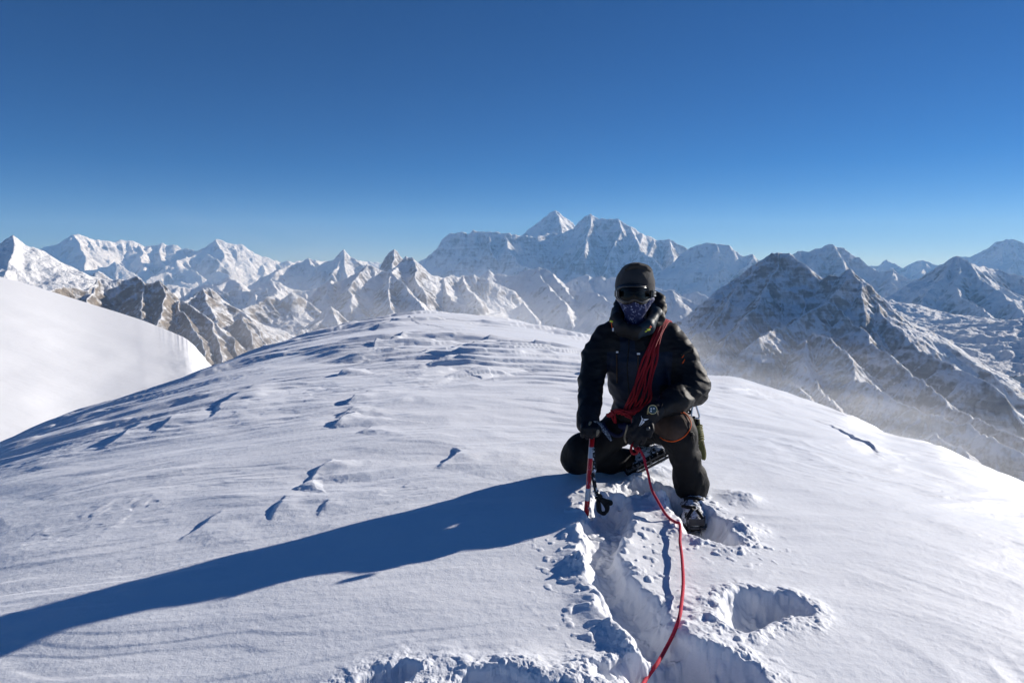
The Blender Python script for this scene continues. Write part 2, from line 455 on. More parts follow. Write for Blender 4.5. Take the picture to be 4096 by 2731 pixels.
def massif(name, label, crests, mat, k=1.1, gw=200, ga=.5, floor=-2500, seed=0, px=None, rr=None, cols=.8, rstep=30, extra=(), auto=None, prof=1.0):
    rnd = random.Random(seed)
    lines = [np.array([WR(*p) for p in c]) for c in crests] + [np.array([WR(*p) for p in c]) for c in extra]
    if auto:
        for ci, n, azr, ln, sl in auto:
            lines += spurs(lines[ci], rnd, n, azr, ln, sl)
    a0, a1 = azel(px[0], 1000)[0], azel(px[1], 1000)[0]
    nc = int(abs(px[1]-px[0])/4*cols); A = np.linspace(a0, a1, nc)
    Rr = np.arange(rr[0], rr[1], rstep)
    a, r = np.meshgrid(A, Rr); x = r*np.sin(a); y = r*np.cos(a)
    z = height_field(x, y, lines, k, gw, ga, floor, seed, prof)
    V = np.stack([x, y, z], -1).reshape(-1, 3)
    o = mesh_np(name, V, grid_quads(len(Rr), nc)[:, ::-1], mat)
    tag(o, label, None, None, 'structure')
    return o
def c1(*p): return [(a/2.24, 800+b/2.24, d) for a, b, d in p]            # from the left enlargement
def c2(*p): return [(1024+a/2.24, 800+b/2.24, d) for a, b, d in p]
def c3(*p): return [(1800+a/2.24, 800+b/2.24, d) for a, b, d in p]
def c4(*p): return [(2700+a/1.3632, 800+b/1.3632, d) for a, b, d in p]

M_FAR = mountain_material('far snow and rock', (.20, .19, .19), (.34, .32, .30), .12, 1/2600)
M_MID = mountain_material('snow streaked rock', (.18, .165, .155), (.36, .32, .285), .06, 1/900)
M_NEARROCK = mountain_material('brown grey rock with thin snow', (.17, .15, .13), (.38, .32, .25), -.08, 1/420)
M_RIGHTROCK = mountain_material('grey rock with blown snow', (.23, .205, .185), (.46, .41, .355), -.02, 1/480)

# valley floor far below everything, out to the horizon
def build_valley():
    Rr = np.concatenate([np.linspace(30, 400, 12), np.geomspace(450, 51000, 250)]); A = np.linspace(-math.pi, math.pi, 361)
    a, r = np.meshgrid(A, Rr); x = r*np.sin(a); y = r*np.cos(a)
    z = -60 - 2500*sstep(30, 4200, r) + sstep(800, 5000, r)*(420*ridged(x/2600, y/2600, 6, 301) + 180)
    z = z - 400*sstep(20000, 50000, r)
    V = np.stack([x, y, z], -1).reshape(-1, 3)
    o = mesh_np('valley', V, grid_quads(len(Rr), len(A))[:, ::-1], M_MID)
    tag(o, 'deep snow dusted valleys below the summit', None, None, 'structure')
build_valley()

def build_mountains():
    # ---- farthest skyline, left: the broad white massif
    A = c1((-260, 470, 38000), (-60, 560, 38000), (200, 560, 38000), (370, 450, 38500), (440, 440, 38600), (510, 400, 38800), (600, 340, 39000), (650, 305, 39000), (780, 325, 39200), (860, 360, 39400),
           (980, 370, 39600), (1020, 380, 39800), (1080, 365, 40000), (1190, 368, 40000), (1240, 395, 40000), (1290, 410, 40000), (1400, 400, 40000),
           (1450, 390, 40000), (1500, 410, 40000), (1560, 400, 40000), (1605, 408, 40000), (1640, 445, 40000), (1700, 440, 39500), (1740, 450, 39000),
           (1850, 430, 38500), (1900, 390, 38300), (1935, 355, 38000), (2000, 355, 38000), (2060, 385, 38000), (2170, 410, 38000), (2230, 450, 38000), (2290, 490, 38000))
    A += c2((60, 510, 38000), (130, 530, 38000), (200, 555, 38500), (280, 540, 38500), (330, 560, 39000), (400, 545, 39500), (480, 520, 40000), (520, 530, 40000), (600, 555, 41000), (760, 560, 43000), (870, 520, 44000), (920, 545, 44000), (1000, 552, 45000), (1060, 558, 45000), (1120, 572, 45000), (1300, 590, 45000), (1500, 570, 45000))
    massif('far_mountain_range', 'long white mountain chain on the left skyline', [A], M_FAR, k=1.0, gw=520, ga=.55, floor=-2300, seed=400, px=(-150, 1850), rr=(30500, 46500), cols=1.1, rstep=52,
           extra=[c1((650, 305, 39000), (700, 400, 38000), (760, 520, 37000), (770, 620, 36000), (740, 700, 35000)),
                  c1((1240, 395, 40000), (1270, 460, 39200), (1240, 520, 38400), (1300, 600, 37000), (1180, 700, 35500)),
                  c1((1450, 390, 40000), (1420, 460, 39300), (1425, 540, 38400), (1500, 590, 37500)),
                  c1((1935, 355, 38000), (1970, 440, 37000), (2000, 520, 36200), (1900, 640, 35000), (1980, 700, 34000)),
                  c1((1870, 480, 35000), (1960, 560, 34500), (1900, 640, 34000), (2040, 660, 33500)),
                  c1((640, 680, 34500), (780, 640, 34500), (980, 600, 34500), (1040, 555, 34500), (1130, 600, 34300), (1250, 680, 34000)),
                  c1((1320, 720, 33500), (1450, 660, 34000), (1600, 600, 34500), (1700, 620, 34000), (1790, 690, 33500)),
                  c1((1980, 800, 33000), (2070, 690, 33500), (2180, 760, 33000), (2250, 860, 32500))],
           auto=[(0, 34, (168, 240), 3600, .42)])
    # ---- bright peak at the left edge
    B = c1((-300, 640, 15500), (-120, 520, 15200), (0, 470, 15000), (25, 400, 15000), (60, 345, 15000), (130, 320, 15000), (200, 362, 15000), (260, 400, 15000), (320, 420, 15000), (365, 480, 14900), (400, 560, 14800), (440, 620, 14600), (520, 700, 14300), (600, 770, 14000), (700, 880, 13600))
    massif('snow_peak', 'rounded bright snow peak at the left edge', [B], M_FARB, k=.85, gw=240, ga=.35, floor=-2300, seed=430, px=(-260, 420), rr=(12200, 16500), cols=1.2, rstep=18,
           extra=[c1((130, 320, 15000), (150, 430, 14600), (90, 560, 14100), (40, 680, 13700)), c1((320, 420, 15000), (380, 620, 14400), (420, 760, 13700), (440, 860, 13300))],
           auto=[(0, 8, (185, 235), 1300, .5)])
    # ---- the blue shadowed pyramid and shoulders left of centre
    Cc = c2((60, 700, 24000), (180, 640, 24000), (260, 600, 24500), (400, 560, 25000), (480, 522, 25000), (540, 560, 24800), (600, 600, 24500), (650, 560, 24200), (690, 520, 24000), (720, 490, 24000), (770, 445, 24000), (820, 490, 24000), (870, 535, 23800), (940, 590, 23600), (1000, 640, 23300), (1060, 720, 23000), (1120, 800, 22700))
    massif('pyramid_peak', 'sharp white pyramid peak on the skyline left of centre', [Cc], M_FAR, k=1.15, gw=330, ga=.6, floor=-2200, seed=450, px=(950, 1650), rr=(19500, 26000), cols=1.1, rstep=26,
           extra=[c2((770, 445, 24000), (775, 520, 23600), (790, 600, 23200), (820, 700, 22600)), c2((730, 520, 23800), (720, 600, 23200), (670, 650, 22800), (740, 740, 22200)),
                  c2((480, 522, 25000), (500, 580, 24300), (580, 640, 23500), (560, 740, 22500))],
           auto=[(0, 9, (185, 240), 2300, .5)])
    # ---- blue foothills under the left skyline
    Bf = c1((560, 760, 17500), (700, 690, 17500), (860, 640, 17500), (1000, 720, 17500), (1200, 720, 17500), (1400, 780, 17500), (1560, 760, 17500), (1750, 800, 17500), (1950, 740, 17500), (2060, 690, 17500), (2150, 760, 17200), (2250, 860, 17000)) + c2((60, 760, 17000), (160, 720, 17000), (300, 780, 17000), (420, 820, 17000), (560, 800, 17000), (700, 900, 16500))
    massif('foothill_range', 'blue shadowed ridges below the left skyline', [Bf], M_MID, k=.8, gw=330, ga=.55, floor=-2500, seed=470, px=(150, 1450), rr=(11000, 19000), cols=1.0, rstep=28,
           auto=[(0, 17, (165, 245), 3200, .34)])
    # ---- the great wall and the highest summits
    E = c2((1380, 640, 27500), (1460, 560, 27500), (1520, 510, 27500), (1600, 450, 27500), (1680, 350, 27500), (1740, 305, 27500), (1850, 290, 27500), (1900, 300, 27500), (1940, 270, 27500), (1990, 290, 27500), (2110, 285, 27500), (2190, 295, 27500), (2290, 300, 27500))
    E += c3((560, 312, 27500), (640, 322, 27600), (770, 330, 27800), (880, 300, 28300), (1000, 300, 28400), (1100, 260, 28300), (1150, 195, 28200), (1190, 145, 28200), (1240, 130, 28200), (1290, 155, 28200), (1330, 165, 28200), (1350, 155, 28200), (1400, 170, 28200), (1440, 175, 28200), (1475, 155, 28200), (1530, 200, 28100), (1590, 240, 28000), (1700, 290, 28200), (1830, 345, 28500), (1920, 360, 28500), (1980, 348, 28500), (2040, 380, 28500), (2090, 410, 28500), (2140, 425, 28500), (2260, 520, 28500))
    E2 = c3((560, 380, 31000), (650, 318, 31000), (700, 270, 31000), (760, 230, 31000), (830, 180, 31000), (900, 120, 31000), (955, 98, 31000), (990, 120, 31000), (1040, 160, 31000), (1105, 210, 31000), (1180, 300, 31000))
    massif('highest_mountain', 'highest snow pyramid rising behind the long shadowed wall', [E2], M_EV, k=1.1, gw=420, ga=.35, floor=-1500, seed=505, px=(1950, 2400), rr=(28800, 33500), cols=1.2, rstep=26,
           extra=[c3((955, 98, 31000), (985, 180, 30000), (1000, 260, 29300), (1020, 330, 28900)), c3((955, 98, 31000), (880, 200, 30300), (820, 280, 29700))])
    massif('mountain_wall', 'long blue shadowed mountain wall behind the climber', [E], M_EV, k=1.45, gw=420, ga=.30, floor=-1900, seed=500, px=(1560, 3000), rr=(22500, 30000), cols=1.15, rstep=25, prof=.7,
           extra=[c3((505, 305, 27500), (515, 370, 26900), (520, 430, 26400), (560, 500, 25900), (610, 560, 25500), (680, 600, 25200), (750, 620, 24900), (800, 680, 24400)),
                  c3((1590, 240, 28000), (1670, 340, 27000), (1720, 450, 26200), (1840, 540, 25600), (1900, 640, 25000), (1980, 720, 24500), (2060, 800, 24000)),
                  c3((1980, 348, 28500), (1990, 460, 27300), (2010, 560, 26500), (2040, 640, 25800)),
                  c3((1240, 130, 28200), (1250, 230, 27300), (1220, 340, 26600), (1200, 480, 25600)),
                  c3((1475, 155, 28200), (1540, 270, 27300), (1500, 400, 26500), (1440, 520, 25800), (1400, 640, 25000)),
                  c3((1670, 470, 26700), (1640, 550, 26300), (1610, 600, 25900)), c3((1830, 345, 28500), (1800, 440, 27300), (1780, 540, 26300), (1800, 640, 25400)), c3((1700, 290, 28200), (1710, 380, 27100), (1700, 480, 26300))],
           auto=[(0, 20, (185, 235), 1900, .9), (2, 5, (190, 235), 1500, .8)])
    # ---- right of centre: second far group
    G = c4((-160, 420, 24500), (-60, 380, 24500), (0, 330, 24500), (70, 262, 24500), (130, 245, 24500), (180, 235, 24500), (240, 232, 24500), (290, 245, 24500), (330, 280, 24500), (370, 308, 24500), (420, 300, 24500), (455, 325, 24500), (520, 420, 24000))
    massif('shadowed_peak', 'flat topped snow peak right of the climbers head', [G], M_EV, k=1.3, gw=330, ga=.4, floor=-2000, seed=530, px=(2550, 3200), rr=(20500, 26500), cols=1.1, rstep=24,
           extra=[c4((240, 232, 24500), (255, 300, 24100), (275, 360, 23700), (200, 430, 23200)), c4((420, 300, 24500), (400, 350, 24100), (340, 400, 23600), (260, 470, 23000))],
           auto=[(0, 8, (185, 235), 1700, .8)])
    Hh = c4((520, 420, 19500), (600, 330, 19500), (640, 290, 19500), (665, 272, 19500), (720, 275, 19500), (780, 265, 19500), (850, 237, 19500), (920, 270, 19500), (980, 310, 19500), (1060, 360, 19300), (1110, 400, 19100), (1190, 372, 19000), (1250, 410, 18900), (1300, 440, 18800), (1390, 440, 18600), (1480, 520, 18400))
    massif('white_peak', 'broad white peak behind the twin rock summits', [Hh], M_EV, k=1.15, gw=300, ga=.5, floor=-2000, seed=560, px=(3000, 3850), rr=(15500, 21500), cols=1.1, rstep=22,
           extra=[c4((850, 237, 19500), (900, 330, 18900), (960, 420, 18200), (1000, 500, 17600)), c4((1190, 372, 19000), (1180, 440, 18500), (1240, 500, 18000))],
           auto=[(0, 9, (185, 240), 1900, .6)])
    I = c4((980, 380, 33000), (1110, 350, 33000), (1155, 325, 33000), (1200, 350, 33000), (1250, 372, 33000), (1300, 345, 33000), (1355, 328, 33000), (1410, 350, 33000), (1460, 350, 33000), (1500, 320, 33000), (1540, 300, 33000), (1610, 310, 33000), (1700, 265, 32500), (1750, 235, 32000), (1800, 215, 32000), (1850, 215, 32000), (1903, 235, 32000), (2050, 260, 32000), (2300, 330, 32000))
    massif('distant_mountain_range', 'pale distant peaks on the right skyline', [I], M_EV, k=1.05, gw=380, ga=.5, floor=-2000, seed=590, px=(3350, 4450), rr=(26500, 34500), cols=1.1, rstep=30,
           extra=[c4((1850, 215, 32000), (1880, 300, 31200), (1800, 390, 30200)), c4((1355, 328, 33000), (1340, 400, 32000), (1290, 440, 31200))],
           auto=[(0, 14, (180, 240), 2600, .5)])
    # ---- right pyramid
    J = c4((1080, 640, 14800), (1190, 560, 14800), (1300, 505, 14800), (1400, 420, 14800), (1450, 365, 14800), (1480, 335, 14800), (1520, 305, 14800), (1560, 325, 14700), (1600, 352, 14600), (1680, 365, 15200), (1760, 375, 15500), (1820, 400, 15500), (1903, 420, 15500), (2050, 430, 15500), (2300, 420, 15500))
    massif('snow_pyramid', 'snow covered pyramid peak at the right edge', [J], M_EV, k=1.0, gw=230, ga=.5, floor=-2300, seed=620, px=(3350, 4450), rr=(10500, 17000), cols=1.1, rstep=18,
           extra=[c4((1520, 305, 14800), (1545, 380, 14300), (1520, 460, 13800), (1580, 540, 13300), (1680, 610, 12600), (1720, 640, 12200)),
                  c4((1600, 352, 14600), (1680, 440, 14100), (1780, 520, 13500), (1880, 600, 12900), (1980, 660, 12500)),
                  c4((1520, 305, 14800), (1450, 420, 14100), (1380, 520, 13500), (1320, 610, 12900))],
           auto=[(0, 6, (185, 240), 1500, .6)])
    # ---- mid ground: the row of fluted peaks in the centre
    K = c2((-150, 1350, 9800), (100, 1260, 9900), (150, 1200, 10000), (300, 1050, 10200), (400, 960, 10400), (460, 900, 10600), (510, 840, 10800), (560, 780, 11000), (620, 742, 11000), (680, 712, 11000), (740, 725, 11000), (800, 715, 10900), (870, 680, 10900), (930, 630, 10900), (990, 580, 10900), (1030, 575, 10900), (1080, 612, 10900), (1130, 640, 10900), (1200, 640, 10800), (1280, 600, 11300), (1310, 540, 11500), (1335, 502, 11500), (1360, 518, 11500), (1400, 510, 11500), (1440, 550, 11500), (1500, 600, 11500), (1560, 660, 11500), (1600, 680, 11500), (1680, 697, 11600), (1760, 672, 11800), (1800, 690, 11800), (1850, 680, 12000), (1940, 665, 12000), (2000, 705, 12000), (2080, 702, 12000), (2160, 740, 12000), (2290, 800, 12000))
    K2 = c2((1040, 660, 13500), (1120, 590, 13500), (1160, 520, 13500), (1200, 460, 13500), (1240, 433, 13500), (1270, 460, 13500), (1300, 515, 13500), (1360, 620, 13500))
    K3 = c3((260, 690, 14500), (340, 622, 14500), (400, 670, 14500), (470, 670, 14500), (530, 680, 14500), (570, 680, 14200), (620, 650, 14000), (700, 620, 14000), (800, 603, 13800), (860, 622, 13600), (900, 650, 13500), (940, 690, 13300), (990, 745, 13000), (1040, 800, 12600), (1100, 860, 12200))
    K4 = c3((860, 900, 15500), (1000, 755, 15500), (1080, 722, 15500), (1140, 700, 15500), (1210, 670, 15500), (1270, 702, 15500), (1340, 682, 15500), (1390, 712, 15500), (1440, 692, 15500), (1500, 690, 15500), (1700, 760, 15500), (1900, 800, 15500), (2000, 800, 15300), (2060, 850, 15000), (2200, 820, 15000), (2300, 870, 15000))
    massif('fluted_ridge', 'row of fluted snow and rock peaks across the centre', [K], M_MID, k=1.15, gw=130, ga=.5, floor=-2000, seed=650, px=(900, 2150), rr=(6800, 12900), cols=1.25, rstep=12,
           extra=[c2((1200, 640, 10800), (1210, 700, 10500), (1180, 800, 10100), (1170, 880, 9700), (1240, 1000, 9100), (1260, 1100, 8600)),
                  c2((1200, 640, 10800), (1300, 730, 10300), (1370, 820, 9900), (1450, 900, 9500), (1510, 980, 9000)),
                  c2((990, 580, 10900), (900, 700, 10500), (840, 800, 10200), (860, 900, 9700)),
                  c2((680, 712, 11000), (640, 800, 10500), (600, 890, 10100)),
                  c2((300, 1200, 7600), (480, 1130, 7700), (560, 1100, 7800), (640, 1050, 7900), (660, 950, 8000), (690, 1030, 7900), (740, 1080, 7800), (780, 1170, 7600)),
                  c2((1680, 697, 11600), (1690, 800, 11000), (1750, 900, 10400), (1980, 980, 9800)),
                  c2((1850, 680, 12000), (1900, 800, 11300), (1990, 900, 10700)),
                  c2((1400, 510, 11500), (1440, 620, 11100), (1420, 720, 10700), (1500, 820, 10200))],
           auto=[(0, 22, (180, 240), 1100, .75)])
    massif('dark_tooth', 'dark rocky tooth with a lit right face left of centre', [K2], M_MID, k=1.7, gw=150, ga=.4, floor=-2000, seed=660, px=(1430, 1700), rr=(12000, 15000), cols=1.3, rstep=14,
           extra=[c2((1240, 433, 13500), (1230, 520, 13200), (1200, 600, 12800))])
    massif('icefall_ridge', 'snowy ridge with an icefall in front of the wall', [K3, K4], M_MIDB, k=1.05, gw=170, ga=.5, floor=-1700, seed=680, px=(1780, 2950), rr=(9000, 17000), cols=1.1, rstep=18,
           extra=[c3((800, 603, 13800), (820, 700, 13200), (900, 800, 12500), (1000, 900, 11700), (1060, 1000, 11000)),
                  c3((430, 720, 13800), (450, 790, 13200), (600, 850, 12500), (680, 960, 11500), (740, 1030, 10800)),
                  c3((1030, 795, 13000), (1150, 820, 12600), (1290, 830, 12300), (1380, 870, 12000), (1460, 930, 11500)),
                  c3((1290, 960, 10500), (1340, 1010, 10400), (1430, 1060, 10200)),
                  c3((1900, 830, 11500), (2000, 805, 11500), (2060, 850, 11500), (2200, 930, 11500), (2300, 960, 11500))],
           auto=[(0, 9, (180, 240), 1700, .55), (1, 14, (180, 240), 1700, .55)])
    # ---- near left rock ridge
    N = c1((250, 900, 4700), (400, 830, 4800), (500, 800, 4900), (600, 782, 5000), (700, 790, 5000), (780, 802, 5000), (840, 750, 5100), (900, 708, 5200), (960, 702, 5200), (1060, 716, 5200), (1130, 715, 5200), (1190, 702, 5200), (1250, 675, 5200), (1300, 732, 5150), (1360, 740, 5100), (1425, 728, 5000), (1500, 792, 4950), (1600, 888, 4900), (1700, 930, 4800), (1800, 1010, 4700), (1900, 1090, 4600), (2000, 1160, 4500), (2080, 1240, 4400), (2110, 1330, 4300), (2160, 1430, 4200))
    N2 = c1((1560, 960, 6500), (1700, 880, 6700), (1750, 835, 6800), (1805, 784, 6900), (1870, 788, 6900), (1950, 840, 6900), (2050, 930, 6800), (2150, 1000, 6700), (2250, 1080, 6500)) + c2((60, 1180, 6300), (150, 1330, 6000))
    N3 = c1((1960, 1180, 5200), (2030, 1135, 5300), (2100, 1100, 5300), (2175, 1038, 5300), (2240, 1090, 5250), (2290, 1135, 5200)) + c2((50, 1240, 5100), (150, 1330, 5000), (260, 1450, 4800))
    massif('rock_ridge', 'dark rock ridge with snowy summit beyond the bright slope', [N], M_NEARROCK, k=1.25, gw=85, ga=.6, floor=-2200, seed=710, px=(60, 1100), rr=(2600, 5900), cols=1.3, rstep=7,
           extra=[c1((1425, 728, 5000), (1490, 860, 4850), (1470, 940, 4700), (1430, 1060, 4500), (1330, 1180, 4300)),
                  c1((1250, 675, 5200), (1290, 760, 5050), (1250, 900, 4850), (1250, 1020, 4600)),
                  c1((1600, 888, 4900), (1640, 1000, 4700), (1720, 1120, 4450), (1800, 1260, 4200), (1850, 1420, 3900)),
                  c1((900, 708, 5200), (840, 820, 5000), (800, 930, 4800)), c1((1900, 1090, 4600), (1930, 1200, 4400), (1990, 1330, 4150), (2020, 1460, 3900))],
           auto=[(0, 12, (180, 240), 700, .75)])
    massif('brown_pyramid', 'grey brown rock pyramid between the rock ridges', [N2], M_NEARROCK, k=1.0, gw=100, ga=.35, floor=-2300, seed=730, px=(640, 1200), rr=(4800, 7800), cols=1.2, rstep=9,
           extra=[c1((1805, 784, 6900), (1850, 880, 6650), (1900, 1000, 6350), (1950, 1080, 6100))], auto=[(0, 5, (180, 235), 800, .65)])
    massif('rock_pyramid', 'small sharp rock pyramid with one sunlit edge', [N3], M_NEARROCK, k=1.25, gw=75, ga=.4, floor=-2200, seed=740, px=(820, 1250), rr=(3800, 6000), cols=1.2, rstep=7,
           extra=[c1((2175, 1038, 5300), (2230, 1160, 5050), (2290, 1290, 4750))])
    N4 = c1((2200, 960, 8600),) + c2((20, 930, 8800), (90, 870, 8900), (150, 848, 9000), (200, 900, 9000), (260, 870, 9000), (325, 822, 9000), (400, 862, 9000), (460, 905, 9000), (560, 990, 8800), (700, 1100, 8600))
    massif('grey_ridge', 'grey rock ridge in shade behind the small pyramid', [N4], M_NEARROCK, k=.95, gw=120, ga=.45, floor=-2300, seed=750, px=(940, 1450), rr=(6300, 9800), cols=1.1, rstep=12, auto=[(0, 5, (180, 240), 1300, .55)])
    # ---- the twin rock summits on the right
    Q = c4((-120, 860, 6000), (0, 780, 6200), (90, 700, 6400), (200, 590, 6700), (280, 500, 6900), (330, 455, 7000), (370, 400, 7000), (400, 368, 7000), (480, 328, 7000), (530, 295, 7000), (570, 283, 7000), (600, 288, 7000), (640, 302, 7000), (680, 330, 6950), (720, 352, 6900), (745, 400, 6850), (800, 442, 6800), (850, 410, 6750), (910, 416, 6700), (940, 395, 6700), (970, 374, 6650), (1000, 405, 6650), (1030, 440, 6650), (1080, 512, 6600), (1150, 552, 6600), (1220, 640, 6550), (1290, 700, 6500), (1400, 770, 6400), (1500, 800, 6400), (1600, 870, 6300), (1720, 940, 6200), (1850, 1060, 6000), (2050, 1200, 5800))
    massif('twin_summit_mountain', 'big rock mountain with twin summits and snowy lower ribs on the right', [Q], M_RIGHTROCK, k=1.1, gw=110, ga=.5, floor=-3300, seed=770, px=(2620, 4400), rr=(2700, 7900), cols=1.15, rstep=9.5, prof=.6,
           extra=[c4((970, 374, 6650), (930, 450, 6500), (870, 550, 6350), (940, 640, 6100), (1050, 740, 5800), (1100, 800, 5550), (1200, 880, 5250), (1270, 940, 5050), (1370, 990, 4850), (1440, 1070, 4600), (1480, 1130, 4400), (1600, 1180, 4150), (1750, 1240, 3900), (1950, 1340, 3600)),
                  c4((870, 550, 6350), (740, 600, 6150), (640, 680, 5900), (540, 700, 5700), (450, 760, 5400)),
                  c4((760, 730, 5700), (850, 760, 5500), (920, 820, 5200), (980, 900, 4900), (1000, 980, 4600), (1100, 1020, 4350), (1200, 1080, 4100), (1350, 1150, 3850), (1600, 1230, 3600), (1900, 1360, 3300)),
                  c4((700, 760, 5600), (720, 850, 5300), (740, 950, 4950), (800, 1040, 4500), (840, 1080, 4200), (900, 1140, 3900)),
                  c4((570, 283, 7000), (560, 380, 6800), (480, 500, 6500), (420, 600, 6200), (300, 740, 5800), (200, 860, 5400)),
                  c4((330, 455, 7000), (260, 600, 6500), (200, 700, 6200), (120, 720, 6100)),
                  c4((1080, 512, 6600), (1120, 620, 6300), (1230, 720, 6000), (1330, 820, 5700), (1500, 900, 5400), (1750, 1010, 5100)),
                  c4((650, 1010, 4400), (740, 1080, 4100), (800, 1150, 3800)), c4((1390, 1260, 3500), (1500, 1310, 3300), (1600, 1400, 3100))],
           auto=[(0, 14, (195, 245), 1300, .7), (1, 10, (190, 240), 800, .55), (3, 10, (190, 240), 700, .55), (7, 6, (190, 240), 900, .6)])
    # ---- glacier valley at the right
    S = c4((1150, 545, 11500), (1250, 560, 11500), (1330, 670, 11000), (1450, 660, 10800), (1560, 640, 10600), (1700, 650, 10500), (1850, 690, 10300), (2000, 700, 10200))
    S2 = c4((1500, 830, 9200), (1600, 800, 9000), (1700, 790, 9000), (1800, 800, 8900), (1860, 700, 8800), (1903, 640, 8800), (2050, 600, 8800))
    massif('glacier_valley', 'snow covered glacier basin at the right edge', [S, S2], M_FARB, k=.28, gw=200, ga=.18, floor=-2450, seed=800, px=(3450, 4450), rr=(6800, 12600), cols=1.0, rstep=20, auto=[(0, 5, (180, 240), 1500, .2)])
M_FARB = mountain_material('bright far snow', (.2, .19, .18), (.33, .31, .28), .42, 1/1200)
M_EV = mountain_material('shadowed snow walls', (.16, .16, .165), (.30, .29, .28), .12, 1/1500)
M_MIDB = mountain_material('snowy rock', (.15, .14, .135), (.32, .29, .26), .22, 1/1300)
build_mountains()
def build_haze():
    me = bpy.data.meshes.new('haze'); 
    lo, hi = (-52000, -52000, -4200), (52000, 52000, 2950)
    V = [(x, y, z) for x in (lo[0], hi[0]) for y in (lo[1], hi[1]) for z in (lo[2], hi[2])]
    me.from_pydata(V, [], [(0, 1, 3, 2), (4, 6, 7, 5), (0, 4, 5, 1), (2, 3, 7, 6), (0, 2, 6, 4), (1, 5, 7, 3)])
    o = bpy.data.objects.new('haze', me); C.objects.link(o)
    m = bpy.data.materials.new('thin blue air'); m.use_nodes = True; t = m.node_tree; t.nodes.clear()
    out = t.nodes.new('ShaderNodeOutputMaterial'); v = t.nodes.new('ShaderNodeVolumePrincipled')
    v.inputs['Color'].default_value = (.27, .55, 1.0, 1); v.inputs['Absorption Color'].default_value = (.5, .5, .5, 1)
    v.inputs['Density'].default_value = 1.8e-5; v.inputs['Anisotropy'].default_value = .1
    t.links.new(v.outputs[0], out.inputs['Volume']); me.materials.append(m)
    tag(o, 'thin blue haze in the air between the camera and the far peaks', None, None, 'stuff')
build_haze()

def build_mist():
    # wind blown snow streaming over the far edge of the dome
    for name, ctr, size, roll, dens, seed, lab in (
            ('blowing_snow', (4.0, 22.5, -3.9), (34, 22, 7.6), R_(13.0), .15, 3.1, 'pale snow dust blowing over the crest on the right'),
            ('blowing_snow', (-5.0, 13.5, -2.05), (13, 5, .75), R_(-13), .11, 8.4, 'thin snow dust streaming over the left crest')):
        me = bpy.data.meshes.new(name); V, Q = box((0, 0, 0), size)
        me.from_pydata(V.tolist(), [], Q.tolist())
        o = bpy.data.objects.new(name, me); C.objects.link(o); o.location = ctr; o.rotation_euler = (0, roll, 0)
        m = bpy.data.materials.new('snow dust'); m.use_nodes = True; t = m.node_tree; t.nodes.clear()
        out = t.nodes.new('ShaderNodeOutputMaterial'); v = t.nodes.new('ShaderNodeVolumePrincipled')
        v.inputs['Color'].default_value = (.97, .98, 1, 1); v.inputs['Absorption Color'].default_value = (1, 1, 1, 1); v.inputs['Anisotropy'].default_value = .25
        def nd(ty, **k):
            x = t.nodes.new(ty)
            for a, b in k.items(): setattr(x, a, b)
            return x
        def mth(op, a, b):
            x = nd('ShaderNodeMath', operation=op)
            for i, q in enumerate((a, b)):
                if isinstance(q, (int, float)): x.inputs[i].default_value = q
                else: t.links.new(q, x.inputs[i])
            return x.outputs[0]
        tc = nd('ShaderNodeTexCoord'); mp = nd('ShaderNodeMapping'); t.links.new(tc.outputs['Object'], mp.inputs[0])
        mp.inputs['Scale'].default_value = (.16, .3, .75) if size[2] > 2 else (.5, .6, 3); mp.inputs['Location'].default_value = (seed, 0, 0)
        n = nd('ShaderNodeTexNoise'); t.links.new(mp.outputs[0], n.inputs['Vector']); n.inputs['Scale'].default_value = 1.5; n.inputs['Detail'].default_value = 4; n.inputs['Distortion'].default_value = .25
        mr = nd('ShaderNodeMapRange'); t.links.new(n.outputs['Fac'], mr.inputs[0]); mr.inputs[1].default_value = .42; mr.inputs[2].default_value = .74
        d = mr.outputs[0]
        gen = nd('ShaderNodeSeparateXYZ'); t.links.new(tc.outputs['Generated'], gen.inputs[0])
        up = nd('ShaderNodeMapRange', interpolation_type='SMOOTHERSTEP'); t.links.new(gen.outputs['Z'], up.inputs[0]); up.inputs[1].default_value = 1; up.inputs[2].default_value = .3
        d = mth('MULTIPLY', d, up.outputs[0])
        for ax in ('X', 'Y'):
            g = gen.outputs[ax]
            e = mth('MULTIPLY', mth('MULTIPLY', g, mth('SUBTRACT', 1.0, g)), 4.0); d = mth('MULTIPLY', d, e)
        t.links.new(mth('MULTIPLY', d, dens), v.inputs['Density']); t.links.new(v.outputs[0], out.inputs['Volume']); me.materials.append(m)
        tag(o, lab, 'snow dust', None, 'stuff')
